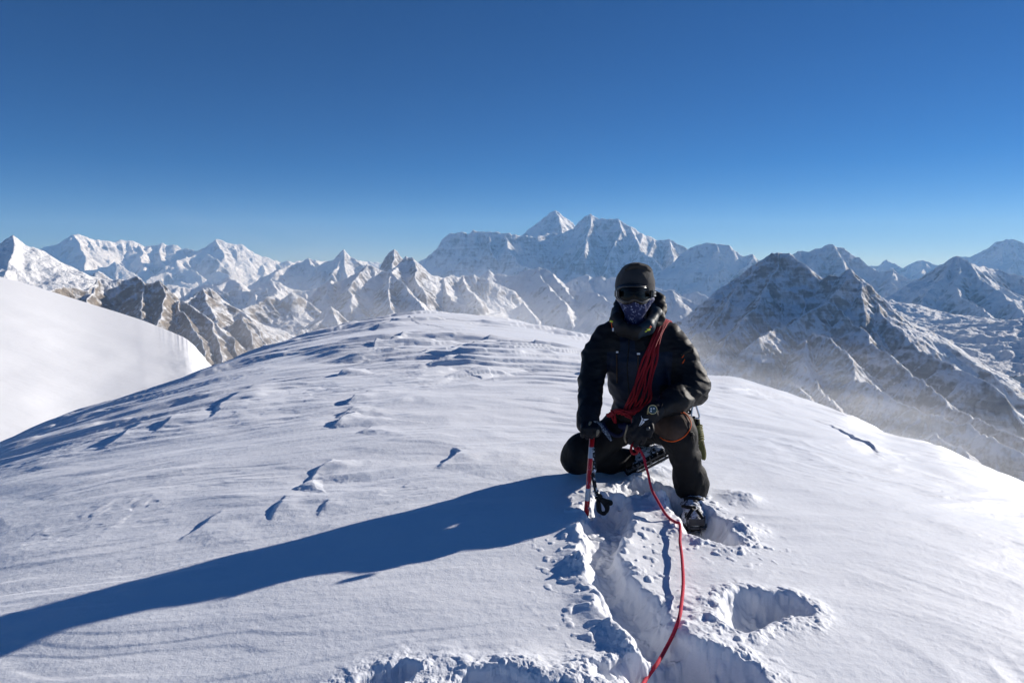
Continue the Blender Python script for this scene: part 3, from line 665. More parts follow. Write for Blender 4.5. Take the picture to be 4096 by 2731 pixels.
# === PERSON
# ------------------------------------------------------------------ soft bodies: distance fields turned into one continuous mesh
def noise3(p, seed=0):
    """3-D value-gradient mix built from three slices"""
    return (noise2(p[:, 0]+.37*p[:, 2], p[:, 1]-.21*p[:, 2], seed) + noise2(p[:, 1]+5.1+.29*p[:, 0], p[:, 2]+1.3, seed+1) + noise2(p[:, 2]+9.2-.33*p[:, 1], p[:, 0]+2.7, seed+2))/1.8
class Blob:
    def __init__(s, k=.03): s.p = []; s.k = k
    def cap(s, a, ra, b, rb, k=None): s.p.append(('c', np.array(a), ra, np.array(b), rb, k or s.k)); return s
    def path(s, pts, rad, k=None, closed=False):
        n = len(pts); m = n if closed else n-1
        if isinstance(rad, (int, float)): rad = [rad]*n
        for i in range(m): s.cap(pts[i], rad[i], pts[(i+1) % n], rad[(i+1) % n], k)
        return s
    def ell(s, c, r, rot=None, k=None): s.p.append(('e', np.array(c), np.array(r, float), rot, None, k or s.k)); return s
    def cut(s, c, r, rot=None): s.p.append(('x', np.array(c), np.array(r, float), rot, None, .01)); return s
    def val(s, P):
        out = None
        for t in s.p:
            if t[0] == 'c':
                _, a, ra, b, rb, k = t; ab = b-a; L = (ab**2).sum()+1e-12
                h = np.clip(((P-a)@ab)/L, 0, 1)
                d = np.linalg.norm(P-a-h[:, None]*ab, axis=1)-(ra+(rb-ra)*h)
            else:
                _, c, r, rot, _, k = t; q = P-c
                if rot is not None: q = q@np.array(rot)
                k0 = np.linalg.norm(q/r, axis=1); k1 = np.linalg.norm(q/(r*r), axis=1)+1e-9
                d = k0*(k0-1)/k1
            if t[0] == 'x': out = np.maximum(out, -d); continue
            if out is None: out = d
            else:
                h = np.clip(.5+.5*(out-d)/k, 0, 1); out = out*(1-h)+d*h-k*h*(1-h)
        return out
    def bounds(s):
        lo = np.full(3, 1e9); hi = -lo
        for t in s.p:
            if t[0] == 'c':
                for c, r in ((t[1], t[2]), (t[3], t[4])): lo = np.minimum(lo, c-r); hi = np.maximum(hi, c+r)
            elif t[0] == 'e': r = t[2].max() if t[3] is not None else t[2]; lo = np.minimum(lo, t[1]-r); hi = np.maximum(hi, t[1]+r)
        return lo, hi
    def mesh(s, res=.006, disp=None):
        lo, hi = s.bounds(); lo = lo-3*res; hi = hi+3*res
        n = np.ceil((hi-lo)/res).astype(int)+1
        ax = [lo[i]+np.arange(n[i])*res for i in range(3)]
        G = np.empty(n)
        for i in range(n[0]):
            Y, Z = np.meshgrid(ax[1], ax[2], indexing='ij')
            P = np.stack([np.full(Y.size, ax[0][i]), Y.ravel(), Z.ravel()], 1)
            G[i] = s.val(P).reshape(n[1], n[2])
        return nets(G, lo, res, disp)
def nets(G, lo, res, disp=None):
    S = G < 0; n = np.array(G.shape)-1
    acc = np.zeros((*n, 3)); cnt = np.zeros(tuple(n))
    def sl(o): return tuple(slice(a, a+m) for a, m in zip(o, n))
    for axis in range(3):
        for o in [(0, 0), (0, 1), (1, 0), (1, 1)]:
            a = list(o); a.insert(axis, 0); b = list(o); b.insert(axis, 1)
            ga, gb = G[sl(a)], G[sl(b)]; m = S[sl(a)] != S[sl(b)]
            t = np.where(m, ga/(ga-gb+1e-20), 0)
            for c in range(3):
                acc[..., c] += m*(a[c] + (t if c == axis else 0))
            cnt += m
    act = cnt > 0; idx = np.full(tuple(n), -1); idx[act] = np.arange(act.sum())
    ijk = np.stack(np.nonzero(act), 1)
    V = (ijk + acc[act]/cnt[act][:, None])*res + lo
    Q = []
    for axis in range(3):
        u, v = [(1, 2), (2, 0), (0, 1)][axis]
        s0 = [slice(0, None)]*3; s0[axis] = slice(0, -1); s1 = [slice(0, None)]*3; s1[axis] = slice(1, None)
        a, b = S[tuple(s0)], S[tuple(s1)]
        e = np.argwhere(a != b)
        ok = (e[:, u] > 0) & (e[:, v] > 0) & (e[:, u] < G.shape[u]-1) & (e[:, v] < G.shape[v]-1); e = e[ok]
        def at(du, dv):
            q = e.copy(); q[:, u] += du; q[:, v] += dv; return idx[q[:, 0], q[:, 1], q[:, 2]]
        f = np.stack([at(-1, -1), at(0, -1), at(0, 0), at(-1, 0)], 1)
        flip = ~a[e[:, 0], e[:, 1], e[:, 2]]
        f[flip] = f[flip][:, ::-1]; Q.append(f)
    Q = np.concatenate(Q)
    if disp is not None:
        N = vnormals(V, Q); V = V + N*disp(V)[:, None]
    return V, Q
def vnormals(V, Q):
    fn = np.cross(V[Q[:, 2]]-V[Q[:, 0]], V[Q[:, 3]]-V[Q[:, 1]])
    N = np.zeros_like(V)
    for i in range(4): np.add.at(N, Q[:, i], fn)
    return N/(np.linalg.norm(N, axis=1, keepdims=True)+1e-12)
def project(V):
    d = V[:, 1]*cp - V[:, 2]*sp; v = V[:, 1]*sp + V[:, 2]*cp
    return 2048+V[:, 0]/d*F, 1365.5-v/d*F, d
class Skin:
    """front surface of a finished mesh, for laying trim on it"""
    def __init__(s, V): s.x, s.y, s.d = project(V)
    def at(s, px, py, off=.002, rad=7):
        m = (np.abs(s.x-px) < rad) & (np.abs(s.y-py) < rad)
        d = s.d[m].min() if m.any() else s.d[np.argmin((s.x-px)**2+(s.y-py)**2)]
        return W(px, py, d-off)

def tube(pts, rad, n=8, closed=False, flat=None, caps=True):
    """swept tube -> V, Q; rad scalar or list; flat=(normal dir, ratio) squashes it"""
    P = np.array(pts, float); m = len(P)
    rad = np.full(m, rad) if isinstance(rad, (int, float)) else np.array(rad, float)
    T = np.roll(P, -1, 0)-np.roll(P, 1, 0)
    if not closed: T[0] = P[1]-P[0]; T[-1] = P[-1]-P[-2]
    T /= np.linalg.norm(T, axis=1, keepdims=True)+1e-12
    up = np.array([.13, -.9, .4]) if flat is None else np.array(flat[0], float)
    V = []
    for i in range(m):
        a = np.cross(T[i], up); a /= np.linalg.norm(a)+1e-12; b = np.cross(a, T[i])
        for j in range(n):
            th = 2*math.pi*j/n
            V.append(P[i]+rad[i]*(a*math.cos(th)*(1 if flat is None else 1)+b*math.sin(th)*(1 if flat is None else flat[1])))
    Q = []
    for i in range(m if closed else m-1):
        for j in range(n):
            i2 = (i+1) % m; Q.append((i*n+j, i*n+(j+1) % n, i2*n+(j+1) % n, i2*n+j))
    V = list(V)
    if not closed and caps:
        for i, c in ((0, P[0]), (m-1, P[-1])):
            V.append(c); k = len(V)-1
            for j in range(0, n, 2):
                q = (i*n+j, i*n+(j+1) % n, i*n+(j+2) % n, k); Q.append(q if i else q[::-1])
    return np.array(V), np.array(Q)
def smooth_path(pts, n=10, closed=False):
    P = np.array(pts, float); out = []; m = len(P)
    for i in range(m if closed else m-1):
        p0 = P[(i-1) % m] if closed or i > 0 else 2*P[0]-P[1]
        p1 = P[i]; p2 = P[(i+1) % m]
        p3 = P[(i+2) % m] if closed or i < m-2 else 2*P[-1]-P[-2]
        for t in np.linspace(0, 1, n, endpoint=False):
            out.append(.5*((2*p1)+(-p0+p2)*t+(2*p0-5*p1+4*p2-p3)*t*t+(-p0+3*p1-3*p2+p3)*t**3))
    if not closed: out.append(P[-1])
    return np.array(out)
def join(*parts):
    V, Q, o = [], [], 0
    for v, q in parts: V.append(v); Q.append(q+o); o += len(v)
    return np.concatenate(V), np.concatenate(Q)
def box(c, s, ax=None):
    ax = np.eye(3) if ax is None else np.array(ax, float)
    v = np.array([[x, y, z] for x in (-1, 1) for y in (-1, 1) for z in (-1, 1)])*np.array(s)/2
    q = np.array([(0, 1, 3, 2), (4, 6, 7, 5), (0, 4, 5, 1), (2, 3, 7, 6), (0, 2, 6, 4), (1, 5, 7, 3)])
    return v@ax+np.array(c), q
def part(name, vq, mat, parent=None, smooth=True, bevel=0):
    o = mesh_np(name, vq[0], vq[1], mat, smooth)
    if parent is not None: o.parent = parent; o.matrix_parent_inverse = parent.matrix_world.inverted()
    if bevel:
        b = o.modifiers.new('bevel', 'BEVEL'); b.width = bevel; b.segments = 2; b.limit_method = 'ANGLE'
        o.data.polygons.foreach_set('use_smooth', np.full(len(o.data.polygons), False))
    return o
def empty(name, loc):
    o = bpy.data.objects.new(name, None); C.objects.link(o); o.location = loc
    bpy.context.view_layer.update(); o.empty_display_size = .1
    return o

def fabric(name, col, rough=.55, weave=900, bstr=.25, wr=None, sheen=.0, snow=0.0, var=.25):
    m = mat_new(name, col, rough, 0, .2); q = NB(m)
    co = q.n('ShaderNodeTexCoord').outputs['Object']
    base = q.ramp(q.noise(co, 22, 5, .6), [(.3, tuple(c*(1-var) for c in col)), (.7, tuple(min(1, c*(1+var)) for c in col))])
    if snow:
        f = q.noise(co, 46, 5, .75); mk = q.ramp(f, [(1-snow, 0), (min(1, 1-snow+.05), 1)])
        base = q.mix(mk, base, (.75, .78, .84))
    q.l(base, q.b.inputs['Base Color'])
    b = None
    if wr: b = q.bump(q.noise(q.mapping(co, wr[0]), 1, 5, .6, .8), wr[1], wr[2])
    q.bump(q.noise(co, weave, 2, .5), bstr, .001, b)
    q.b.inputs['Sheen Weight'].default_value = sheen
    return m
M_BLACK = fabric('black nylon', (.0098, .0106, .0124), .6, 900, .12, ((16, 16, 40), .30, .006), .0)
M_NAVY = fabric('navy nylon', (.008, .014, .030), .55, 900, .12, ((16, 16, 40), .25, .006), .0)
M_TROUSER = fabric('black trouser cloth', (.0072, .0078, .0092), .72, 900, .15, ((30, 30, 14), .5, .008), .0)
M_BROWN = fabric('brown stretch cloth', (.095, .060, .042), .7, 1200, .4, ((30, 30, 30), .3, .004))
M_COLLAR = fabric('teal blue collar lining', (.012, .028, .044), .5, 900, .25, ((18, 18, 30), .6, .006))
M_GLOVE = fabric('black glove cloth', (.010, .011, .014), .6, 700, .4, ((40, 40, 40), .5, .004))
M_TAN = fabric('tan leather trim', (.22, .185, .13), .6, 600, .3)
M_BOOT = fabric('snow caked black boot', (.014, .014, .014), .5, 500, .4, ((60, 60, 60), .6, .004), 0, .56)
M_RUBBER = fabric('black rubber with snow', (.012, .011, .011), .45, 500, .3, ((80, 80, 80), .6, .003), 0, .42)
M_STRAP = fabric('black webbing', (.013, .013, .014), .6, 1500, .6)
M_STRAPW = fabric('patterned black webbing', (.013, .013, .014), .6, 1500, .6, None, 0, .45)
M_ORANGE = fabric('orange cord', (.75, .11, .02), .6, 1500, .4)
M_YELLOW = mat_new('yellow green plastic', (.62, .70, .06), .4)
M_REFLECT = mat_new('pale reflective tab', (.50, .55, .62), .45, .3)
M_WHITE = mat_new('white print', (.70, .74, .80), .5)
M_BLUE = fabric('blue webbing', (.008, .012, .045), .6, 1300, .5)
M_GOLD = mat_new('brass watch case', (.50, .40, .20), .3, 1.0)
M_DIAL = mat_new('dark teal dial', (.012, .035, .05), .2)
M_STEEL = mat_new('polished alloy', (.62, .63, .66), .28, 1.0)
M_DARKSTEEL = mat_new('worn dark steel', (.10, .10, .105), .38, .9)
M_FRAME = mat_new('glossy black plastic', (.012, .012, .013), .22, 0, .6)
M_LENS = mat_new('dark mirrored lens', (.004, .004, .004), .2, 0, .15)
M_SKIN = mat_new('skin', (.42, .25, .18), .5)
M_ZIP = fabric('brown zip tape', (.05, .032, .02), .5, 1500, .6)
def rope_material(name, col, dark, fleck=.0, s=260):
    m = mat_new(name, col, .7, 0, .3); q = NB(m); co = q.n('ShaderNodeTexCoord').outputs['Object']
    w = q.n('ShaderNodeTexWave', wave_type='BANDS', bands_direction='DIAGONAL'); q.l(co, w.inputs[0]); w.inputs['Scale'].default_value = s; w.inputs['Distortion'].default_value = 2
    c = q.mix(q.ramp(w.outputs['Fac'], [(.2, 0), (.8, 1)]), dark, col)
    if fleck: c = q.mix(q.ramp(q.noise(co, 190, 3, .7), [(1-fleck, 0), (1-fleck+.06, 1)]), c, (.8, .82, .86))
    q.l(c, q.b.inputs['Base Color']); q.bump(w.outputs['Fac'], .5, .001)
    return m
M_ROPE = rope_material('red braided rope', (.36, .011, .023), (.19, .005, .011))
M_ROPEF = rope_material('red rope with frost', (.62, .03, .07), (.40, .014, .035), .33)
M_CORD = rope_material('olive cord', (.22, .21, .08), (.12, .115, .04))

def beanie_mat():
    m = mat_new('charcoal knit', (.036, .038, .042), .85, 0, .2); q = NB(m); co = q.n('ShaderNodeTexCoord').outputs['Object']
    c = q.ramp(q.noise(co, 260, 3, .7), [(.3, (.020, .021, .024)), (.7, (.046, .048, .053))]); q.l(c, q.b.inputs['Base Color'])
    w = q.n('ShaderNodeTexWave', wave_type='BANDS', bands_direction='X'); q.l(co, w.inputs[0]); w.inputs['Scale'].default_value = 75; w.inputs['Distortion'].default_value = 1.2
    b = q.bump(w.outputs['Fac'], .5, .002); q.bump(q.noise(co, 700, 2), .5, .001, b)
    q.b.inputs['Sheen Weight'].default_value = .15
    return m
M_BEANIE = beanie_mat()
def rib_mat():
    m = mat_new('ribbed charcoal knit', (.05, .048, .046), .85, 0, .2); q = NB(m); co = q.n('ShaderNodeTexCoord').outputs['Object']
    w = q.n('ShaderNodeTexWave', wave_type='BANDS', bands_direction='X'); q.l(q.mapping(co, (1, .25, .35)), w.inputs[0]); w.inputs['Scale'].default_value = 62; w.inputs['Distortion'].default_value = .3
    c = q.ramp(w.outputs['Fac'], [(.2, (.014, .013, .013)), (.8, (.085, .08, .076))]); q.l(c, q.b.inputs['Base Color'])
    q.bump(w.outputs['Fac'], 1.0, .003)
    return m
M_RIB = rib_mat()
def gaiter_mat():
    m = mat_new('patterned blue neck gaiter', (.02, .03, .10), .75, 0, .25); q = NB(m); co = q.n('ShaderNodeTexCoord').outputs['Object']
    n = q.noise(q.mapping(co, (1, .5, 1)), 34, 2, .45, 1.6)
    line = q.math('ABSOLUTE', q.math('SUBTRACT', n, .5))
    mk = q.ramp(line, [(.008, 1), (.022, 0)])
    brk = q.ramp(q.noise(co, 48, 3, .5), [(.46, 0), (.52, 1)])
    f = q.math('MULTIPLY', mk, brk)
    c = q.mix(f, (.014, .021, .075), (.42, .46, .66)); q.l(c, q.b.inputs['Base Color'])
    q.bump(q.noise(co, 60, 4, .5), .3, .004)
    return m
M_GAITER = gaiter_mat()
def shaft_mat():
    """red lacquer with silver reflective bands and chipped paint, laid out along the shaft"""
    m = mat_new('chipped red axe shaft', (.5, .01, .012), .28, .0, .6); q = NB(m); co = q.n('ShaderNodeTexCoord').outputs['Generated']
    sep = q.n('ShaderNodeSeparateXYZ'); q.l(co, sep.inputs[0]); z = sep.outputs['Z']
    ob = q.n('ShaderNodeTexCoord').outputs['Object']
    band = q.ramp(z, [(.0, 0), (.999, 0)])
    x = q.t.nodes[-1] if False else None
    r = q.n('ShaderNodeValToRGB'); q.l(z, r.inputs[0]); r.color_ramp.interpolation = 'CONSTANT'
    e = r.color_ramp.elements; e[0].position = 0; e[0].color = (0, 0, 0, 1); e[1].position = .19; e[1].color = (1, 1, 1, 1)
    for p, c in ((.325, 0), (.67, 1), (.80, 0)):
        k = e.new(p); k.color = (c, c, c, 1)
    chip = q.ramp(q.noise(q.mapping(ob, (90, 90, 34)), 1, 5, .7), [(.598, 0), (.612, 1)])
    low = q.ramp(z, [(.25, 1), (.64, .0)])
    chip2 = q.math('MULTIPLY', chip, low)
    c = q.mix(r.outputs[0], (.48, .010, .012), (.42, .45, .50))
    c = q.mix(chip2, c, (.62, .63, .66)); q.l(c, q.b.inputs['Base Color'])
    return m
M_SHAFT = shaft_mat()

def wrinkles(seed, amp=.006, s=16., sz=28.):
    def f(V):
        p = V*np.array([s, s, sz])
        n = 1-np.abs(noise3(p, seed))*2.2
        n2 = noise3(V*np.array([s*2.3, s*2.3, sz*1.8]), seed+7)
        return amp*(n-.5)+amp*.45*n2
    return f

# ------------------------------------------------------------------ the climber
def build_person():
    hip = W(2530, 1700, 3.45)
    # the body itself: one continuous figure inside the clothing, with a face behind the goggles
    B = Blob(.03)
    B.ell(W(2541, 1160, 3.30), (.074, .092, .108)).ell(W(2540, 1222, 3.262), (.050, .055, .055))
    B.cap(W(2540, 1176, 3.228), .009, W(2540, 1194, 3.222), .011, .012)                 # nose
    B.cap(W(2520, 1152, 3.228), .012, W(2562, 1152, 3.228), .012, .012)                 # brow
    B.cap(W(2526, 1226, 3.222), .005, W(2554, 1226, 3.222), .005, .008)                 # mouth
    B.ell(W(2478, 1180, 3.31), (.010, .018, .030), None, .008).ell(W(2604, 1180, 3.31), (.010, .018, .030), None, .008)
    B.cap(W(2541, 1240, 3.33), .052, W(2543, 1310, 3.36), .058)
    B.ell(W(2545, 1400, 3.39), (.140, .09, .12)).ell(W(2550, 1540, 3.41), (.085, .075, .14)).ell(W(2545, 1680, 3.45), (.085, .075, .07))
    B.path([W(2410, 1350, 3.38), W(2364, 1560, 3.27), W(2356, 1680, 3.08)], [.045, .036, .026])
    B.path([W(2690, 1350, 3.38), W(2768, 1545, 3.30), W(2628, 1640, 3.09)], [.045, .036, .026])
    B.path([W(2480, 1710, 3.45), W(2330, 1810, 3.38), W(2510, 1835, 3.55)], [.06, .045, .03])
    B.path([W(2600, 1710, 3.42), W(2715, 1730, 3.14), W(2768, 1960, 3.20)], [.07, .05, .036])
    V, Q = B.mesh(.009)
    P = mesh_np('person', V, Q, M_SKIN)
    tag(P, 'kneeling climber in black down jacket, goggles and blue face gaiter holding an ice axe', 'person')

    # ---- jacket
    J = Blob(.045)
    J.ell(W(2547, 1378, 3.39), (.165, .120, .090)).ell(W(2550, 1450, 3.38), (.168, .128, .12)).ell(W(2551, 1540, 3.39), (.148, .122, .112)).ell(W(2610, 1560, 3.37), (.085, .10, .10))
    J.ell(W(2540, 1640, 3.415), (.118, .120, .070)).ell(W(2545, 1676, 3.47), (.125, .105, .045))
    J.cap(W(2475, 1318, 3.38), .052, W(2620, 1318, 3.38), .054)
    J.cap(W(2430, 1342, 3.385), .066, W(2388, 1420, 3.355), .070).cap(W(2388, 1420, 3.355), .070, W(2363, 1530, 3.27), .059, .022)
    J.cap(W(2363, 1530, 3.27), .059, W(2359, 1600, 3.19), .055, .012).cap(W(2359, 1600, 3.19), .055, W(2353, 1665, 3.09), .050, .012)
    J.cap(W(2678, 1350, 3.385), .070, W(2722, 1430, 3.35), .076).cap(W(2722, 1430, 3.35), .076, W(2764, 1528, 3.30), .074)
    J.cap(W(2764, 1528, 3.30), .072, W(2768, 1556, 3.27), .070)
    J.cap(W(2768, 1556, 3.27), .070, W(2700, 1603, 3.17), .060).cap(W(2700, 1603, 3.17), .060, W(2640, 1636, 3.10), .042)
    wr = wrinkles(900, .0032, 13., 22.)
    def jd(V):
        px, py, d = project(V)
        sleeve = np.maximum(sstep(2650, 2700, px), sstep(2440, 2400, px))
        # down baffles round the sleeves, gathered at the elbow
        u = (V@np.array([-.35, .2, .9]))
        puff = np.abs(np.sin(u*38+1.2*noise3(V*6, 950)))**.6
        elbow = np.exp(-((px-2775)/60)**2-((py-1560)/60)**2)
        fan = np.abs(np.sin(np.arctan2(py-1490, px-2690)*11+1.5*noise3(V*7, 960)))**.5
        return wr(V)*(1+.6*sleeve) + sleeve*.0042*(puff-.6) + elbow*.005*(fan-.6)
    V, Q = J.mesh(.0052, jd)
    jk = part('jacket', (V, Q), M_BLACK, P)
    jk.data.materials.append(M_NAVY)
    c = V[Q].mean(1); px, py, d = project(c)
    navy = (d < 3.38) & (((py > 1408) & (py < 1640) & (px > 2428) & (px < 2690-(py-1408)*.05)) | ((px > 2480) & (px < 2540) & (py > 1300) & (py < 1410)))
    navy &= ~((py > 1540) & (px > 2640))
    jk.data.polygons.foreach_set('material_index', navy.astype(np.int32))
    SK = Skin(V)
    # zips, tabs, seams on the front
    for (x0, y0, x1, y1) in ((2466, 1416, 2468, 1532), (2553, 1420, 2551, 1480)):
        pts = [SK.at(x0+(x1-x0)*t, y0+(y1-y0)*t, .001) for t in np.linspace(0, 1, 14)]
        part('pocket_zip', tube(smooth_path(pts, 3), .0032, 6), M_ZIP, jk)
    for x, y, w_, h_ in ((2469, 1408, .011, .008), (2554, 1415, .015, .009)):
        part('reflective_tab', box(SK.at(x, y, .003), (w_, .0025, h_)), M_REFLECT, jk, False, .0006)
    pts = [SK.at(2512+3*math.sin(t*9), 1318+300*t, .0) for t in np.linspace(0, 1, 40)]
    part('front_zip', tube(smooth_path(pts, 2), .003, 6), M_STRAP, jk)
    part('zip_pull', join(tube([SK.at(2739, 1436, .006), SK.at(2734, 1446, .008), SK.at(2730, 1453, .007)], .0022, 6), tube([SK.at(2736, 1420, .004), SK.at(2728, 1430, .004)], .002, 6)), M_ORANGE, jk)
    part('sleeve_patch', tube(smooth_path([SK.at(2776, 1404, .003), SK.at(2758, 1402, .004), SK.at(2742, 1408, .004), SK.at(2726, 1420, .004)], 4), [.003+.008*abs(math.sin(i*1.7)) for i in range(13)], 7, flat=((0, -1, .1), .35)), M_STRAP, jk)
    part('collar_toggle', join(tube([W(2588, 1319, 3.185), W(2600, 1316, 3.185)], .0058, 10), tube([W(2586, 1323, 3.187), W(2580, 1327, 3.187)], .003, 6)), M_YELLOW, jk)
    part('collar_toggle', tube([W(2440, 1283, 3.25), W(2451, 1287, 3.25)], .005, 10), M_YELLOW, jk)
    part('drawcord', join(tube(smooth_path([W(2602, 1303, 3.19), W(2598, 1310, 3.183), W(2592, 1318, 3.183)], 4), .0016, 6), tube(smooth_path([W(2606, 1306, 3.19), W(2600, 1313, 3.182), W(2596, 1318, 3.183)], 4), .0016, 6)), M_ORANGE, jk)
    part('drawcord', tube(smooth_path([W(2447, 1286, 3.25), W(2446, 1298, 3.25), W(2449, 1312, 3.255)], 4), .0017, 6), M_ORANGE, jk)
    part('reflective_tab', box(W(2452, 1318, 3.252), (.008, .003, .016)), M_REFLECT, jk, False, .0006)

    # ---- collar and hood
    K = Blob(.02)
    ring = [W(2540, 1322, 3.215), W(2490, 1306, 3.23), W(2466, 1268, 3.29), W(2474, 1238, 3.39), W(2545, 1228, 3.46), W(2614, 1226, 3.41), W(2626, 1252, 3.32), W(2594, 1300, 3.235)]
    K.path(ring, [.022, .022, .020, .022, .026, .026, .024, .022], closed=True)
    K.path([p+np.array([0, .022, -.018]) for p in ring], .028, closed=True)
    V, Q = K.mesh(.005, wrinkles(1010, .002, 18, 18))
    cl = part('collar', (V, Q), M_COLLAR, jk)
    cl.data.materials.append(M_BLACK)
    c = V[Q].mean(1); px, py, d = project(c)
    cl.data.polygons.foreach_set('material_index', ((px < 2555) | (d < 3.20)).astype(np.int32))
    Hd = Blob(.025)
    Hd.path([W(2598, 1310, 3.27), W(2634, 1278, 3.32), W(2640, 1236, 3.37), W(2634, 1196, 3.42), W(2606, 1186, 3.47), W(2545, 1190, 3.50), W(2482, 1215, 3.47), W(2466, 1250, 3.40), W(2468, 1285, 3.30), W(2480, 1308, 3.26)],
            [.018, .028, .030, .028, .030, .032, .028, .022, .022, .014])
    Hd.path([W(2620, 1270, 3.44), W(2545, 1270, 3.50), W(2480, 1280, 3.44)], .05)
    def hd(V):
        px, py, d = project(V); a = np.arctan2(py-1240, px-2545)
        return wrinkles(1020, .0028, 20, 20)(V) + .0015*np.sin(a*26+2*noise3(V*9, 1030))
    part('hood', Hd.mesh(.005, hd), M_BLACK, jk)

    # ---- neck gaiter over nose and mouth
    G_ = Blob(.02)
    G_.ell(W(2541, 1196, 3.302), (.092, .094, .030)).ell(W(2541, 1216, 3.285), (.070, .078, .050)).cap(W(2538, 1190, 3.235), .022, W(2536, 1215, 3.225), .026)
    G_.cap(W(2538, 1240, 3.265), .050, W(2536, 1290, 3.29), .042).ell(W(2542, 1300, 3.33), (.075, .07, .04))
    ga = part('neck_gaiter', G_.mesh(.0045, wrinkles(1040, .0022, 26, 30)), M_GAITER, P)

    # ---- beanie
    Be = Blob(.02)
    Be.ell(W(2540, 1134, 3.302), (.0925, .108, .098)).cap(W(2540, 1150, 3.305), .089, W(2540, 1166, 3.308), .089)
    Be.ell(W(2548, 1090, 3.31), (.070, .085, .042))
    V, Q = Be.mesh(.004, lambda V: wrinkles(1050, .0016, 22, 22)(V))
    c = V[Q].mean(1); px, py, d = project(c)
    keep = ~((py > 1190))
    Q = Q[keep]
    be = part('beanie', (V, Q), M_BEANIE, P)
    # ribbed band folded over the crown
    Rb = Blob(.006)
    arc = [W(2500, 1078, 3.26), W(2524, 1066, 3.252), W(2550, 1064, 3.25), W(2578, 1072, 3.252), W(2598, 1088, 3.262)]
    Rb.ell(W(2547, 1086, 3.312), (.074, .092, .0430)).path([p+np.array([0, -.020, -.002]) for p in arc], [.008, .013, .015, .013, .008])
    V, Q = Rb.mesh(.004)
    c = V[Q].mean(1); px, py, d = project(c)
    part('ribbed_fold', (V, Q[(py < 1082+.0012*(px-2548)**2)]), M_RIB, be)

    # ---- goggles
    gx, gy = 2537, 1175
    def gog(th, s=1.0, dd=0.):
        cx_, sy_ = math.cos(th), math.sin(th)
        a, b = 66*s, 31*s
        x = a*math.copysign(abs(cx_)**.72, cx_); y = -b*math.copysign(abs(sy_)**.72, sy_)
        if sy_ < 0: y -= 9*s*math.exp(-(x/15.)**2); y += 4*math.exp(-((abs(x)-34)/18)**2)
        return W(gx+x, gy+y+.02*x, 3.172+.000017*x*x+dd)
    th = np.linspace(0, 2*math.pi, 72, endpoint=False)
    go = empty('goggles', W(gx, gy, 3.18)); go.parent = P; go.matrix_parent_inverse = P.matrix_world.inverted()
    part('goggle_frame', join(tube([gog(t, 1.0, .004) for t in th], .0065, 10, True), tube([gog(t, 1.05, .022) for t in th], .011, 10, True), tube([gog(t, .93, -.002) for t in th], .0028, 8, True)), M_FRAME, go)
    lens = []; Ql = []
    rings = [1e-3, .2, .4, .6, .8, .95]
    for r_ in rings:
        for t in th:
            p = gog(t, .95*r_/.95, -.006*(1-r_*r_)); lens.append(p)
    n = len(th)
    for i in range(len(rings)-1):
        for j in range(n): Ql.append((i*n+j, i*n+(j+1) % n, (i+1)*n+(j+1) % n, (i+1)*n+j))
    part('lens', (np.array(lens), np.array(Ql)), M_LENS, go)
    # strap round the head with its side clips
    arc = []
    for t in np.linspace(-math.pi*.5-1.15, math.pi*.5+1.15-math.pi*0, 2): pass
    ctr = W(2540, 1175, 3.31)
    pts = [ctr+np.array([.0955*math.sin(a), .112*-math.cos(a), .004*math.cos(a)]) for a in np.linspace(.86, 2*math.pi-.86, 44)]
    sv = []; sq = []
    for i, p in enumerate(pts):
        nrm = p-ctr; nrm[2] = 0; nrm /= np.linalg.norm(nrm)
        for dz, do in ((-.013, 0), (-.013, .003), (.013, .003), (.013, 0)): sv.append(p+np.array([0, 0, dz])+nrm*do)
        if i:
            for j in range(4): sq.append(((i-1)*4+j, (i-1)*4+(j+1) % 4, i*4+(j+1) % 4, i*4+j))
    part('goggle_strap', (np.array(sv), np.array(sq)), M_STRAP, go, False)
    part('strap_trim', join(*[tube([p+np.array([0, 0, dz])+(p-ctr)*np.array([.04, .04, 0]) for p in pts], .0011, 5) for dz in (-.008, .008)]), M_REFLECT, go)
    for sx, x in ((1, 2606), (-1, 2470)):
        part('strap_clip', box(W(x, 1174, 3.222), (.012, .03, .030)), M_FRAME, go, False, .003)

    # ---- trousers
    T = Blob(.04)
    T.ell(W(2530, 1690, 3.46), (.135, .125, .075)).ell(W(2560, 1720, 3.52), (.12, .10, .08))
    T.cap(W(2470, 1720, 3.44), .085, W(2330, 1806, 3.34), .080).cap(W(2330, 1806, 3.34), .082, W(2308, 1828, 3.37), .078)
    T.cap(W(2306, 1836, 3.38), .064, W(2440, 1838, 3.47), .062).cap(W(2440, 1838, 3.47), .060, W(2540, 1840, 3.56), .055)
    T.cap(W(2600, 1700, 3.43), .088, W(2700, 1716, 3.18), .084).cap(W(2700, 1716, 3.18), .084, W(2716, 1742, 3.13), .078)
    T.cap(W(2718, 1752, 3.13), .072, W(2742, 1830, 3.16), .066, .03).cap(W(2742, 1830, 3.16), .066, W(2750, 1868, 3.17), .062, .02)
    T.cap(W(2758, 1905, 3.19), .080, W(2766, 1938, 3.20), .078, .018).cap(W(2766, 1938, 3.20), .076, W(2768, 1966, 3.20), .058, .02)
    def td(V):
        px, py, d = project(V)
        shin = sstep(2650, 2680, px)*sstep(1760, 1790, py)
        fold = np.abs(np.sin((px*.9+py*.35)*.085+1.6*noise3(V*8, 1110)))**.6
        return wrinkles(1100, .004, 14, 14)(V)*(1-.5*sstep(2450, 2400, px)) + shin*.0036*(fold-.6)
    V, Q = T.mesh(.0055, td)
    tr = part('trousers', (V, Q), M_TROUSER, P)
    tr.data.materials.append(M_BROWN)
    c = V[Q].mean(1); px, py, d = project(c)
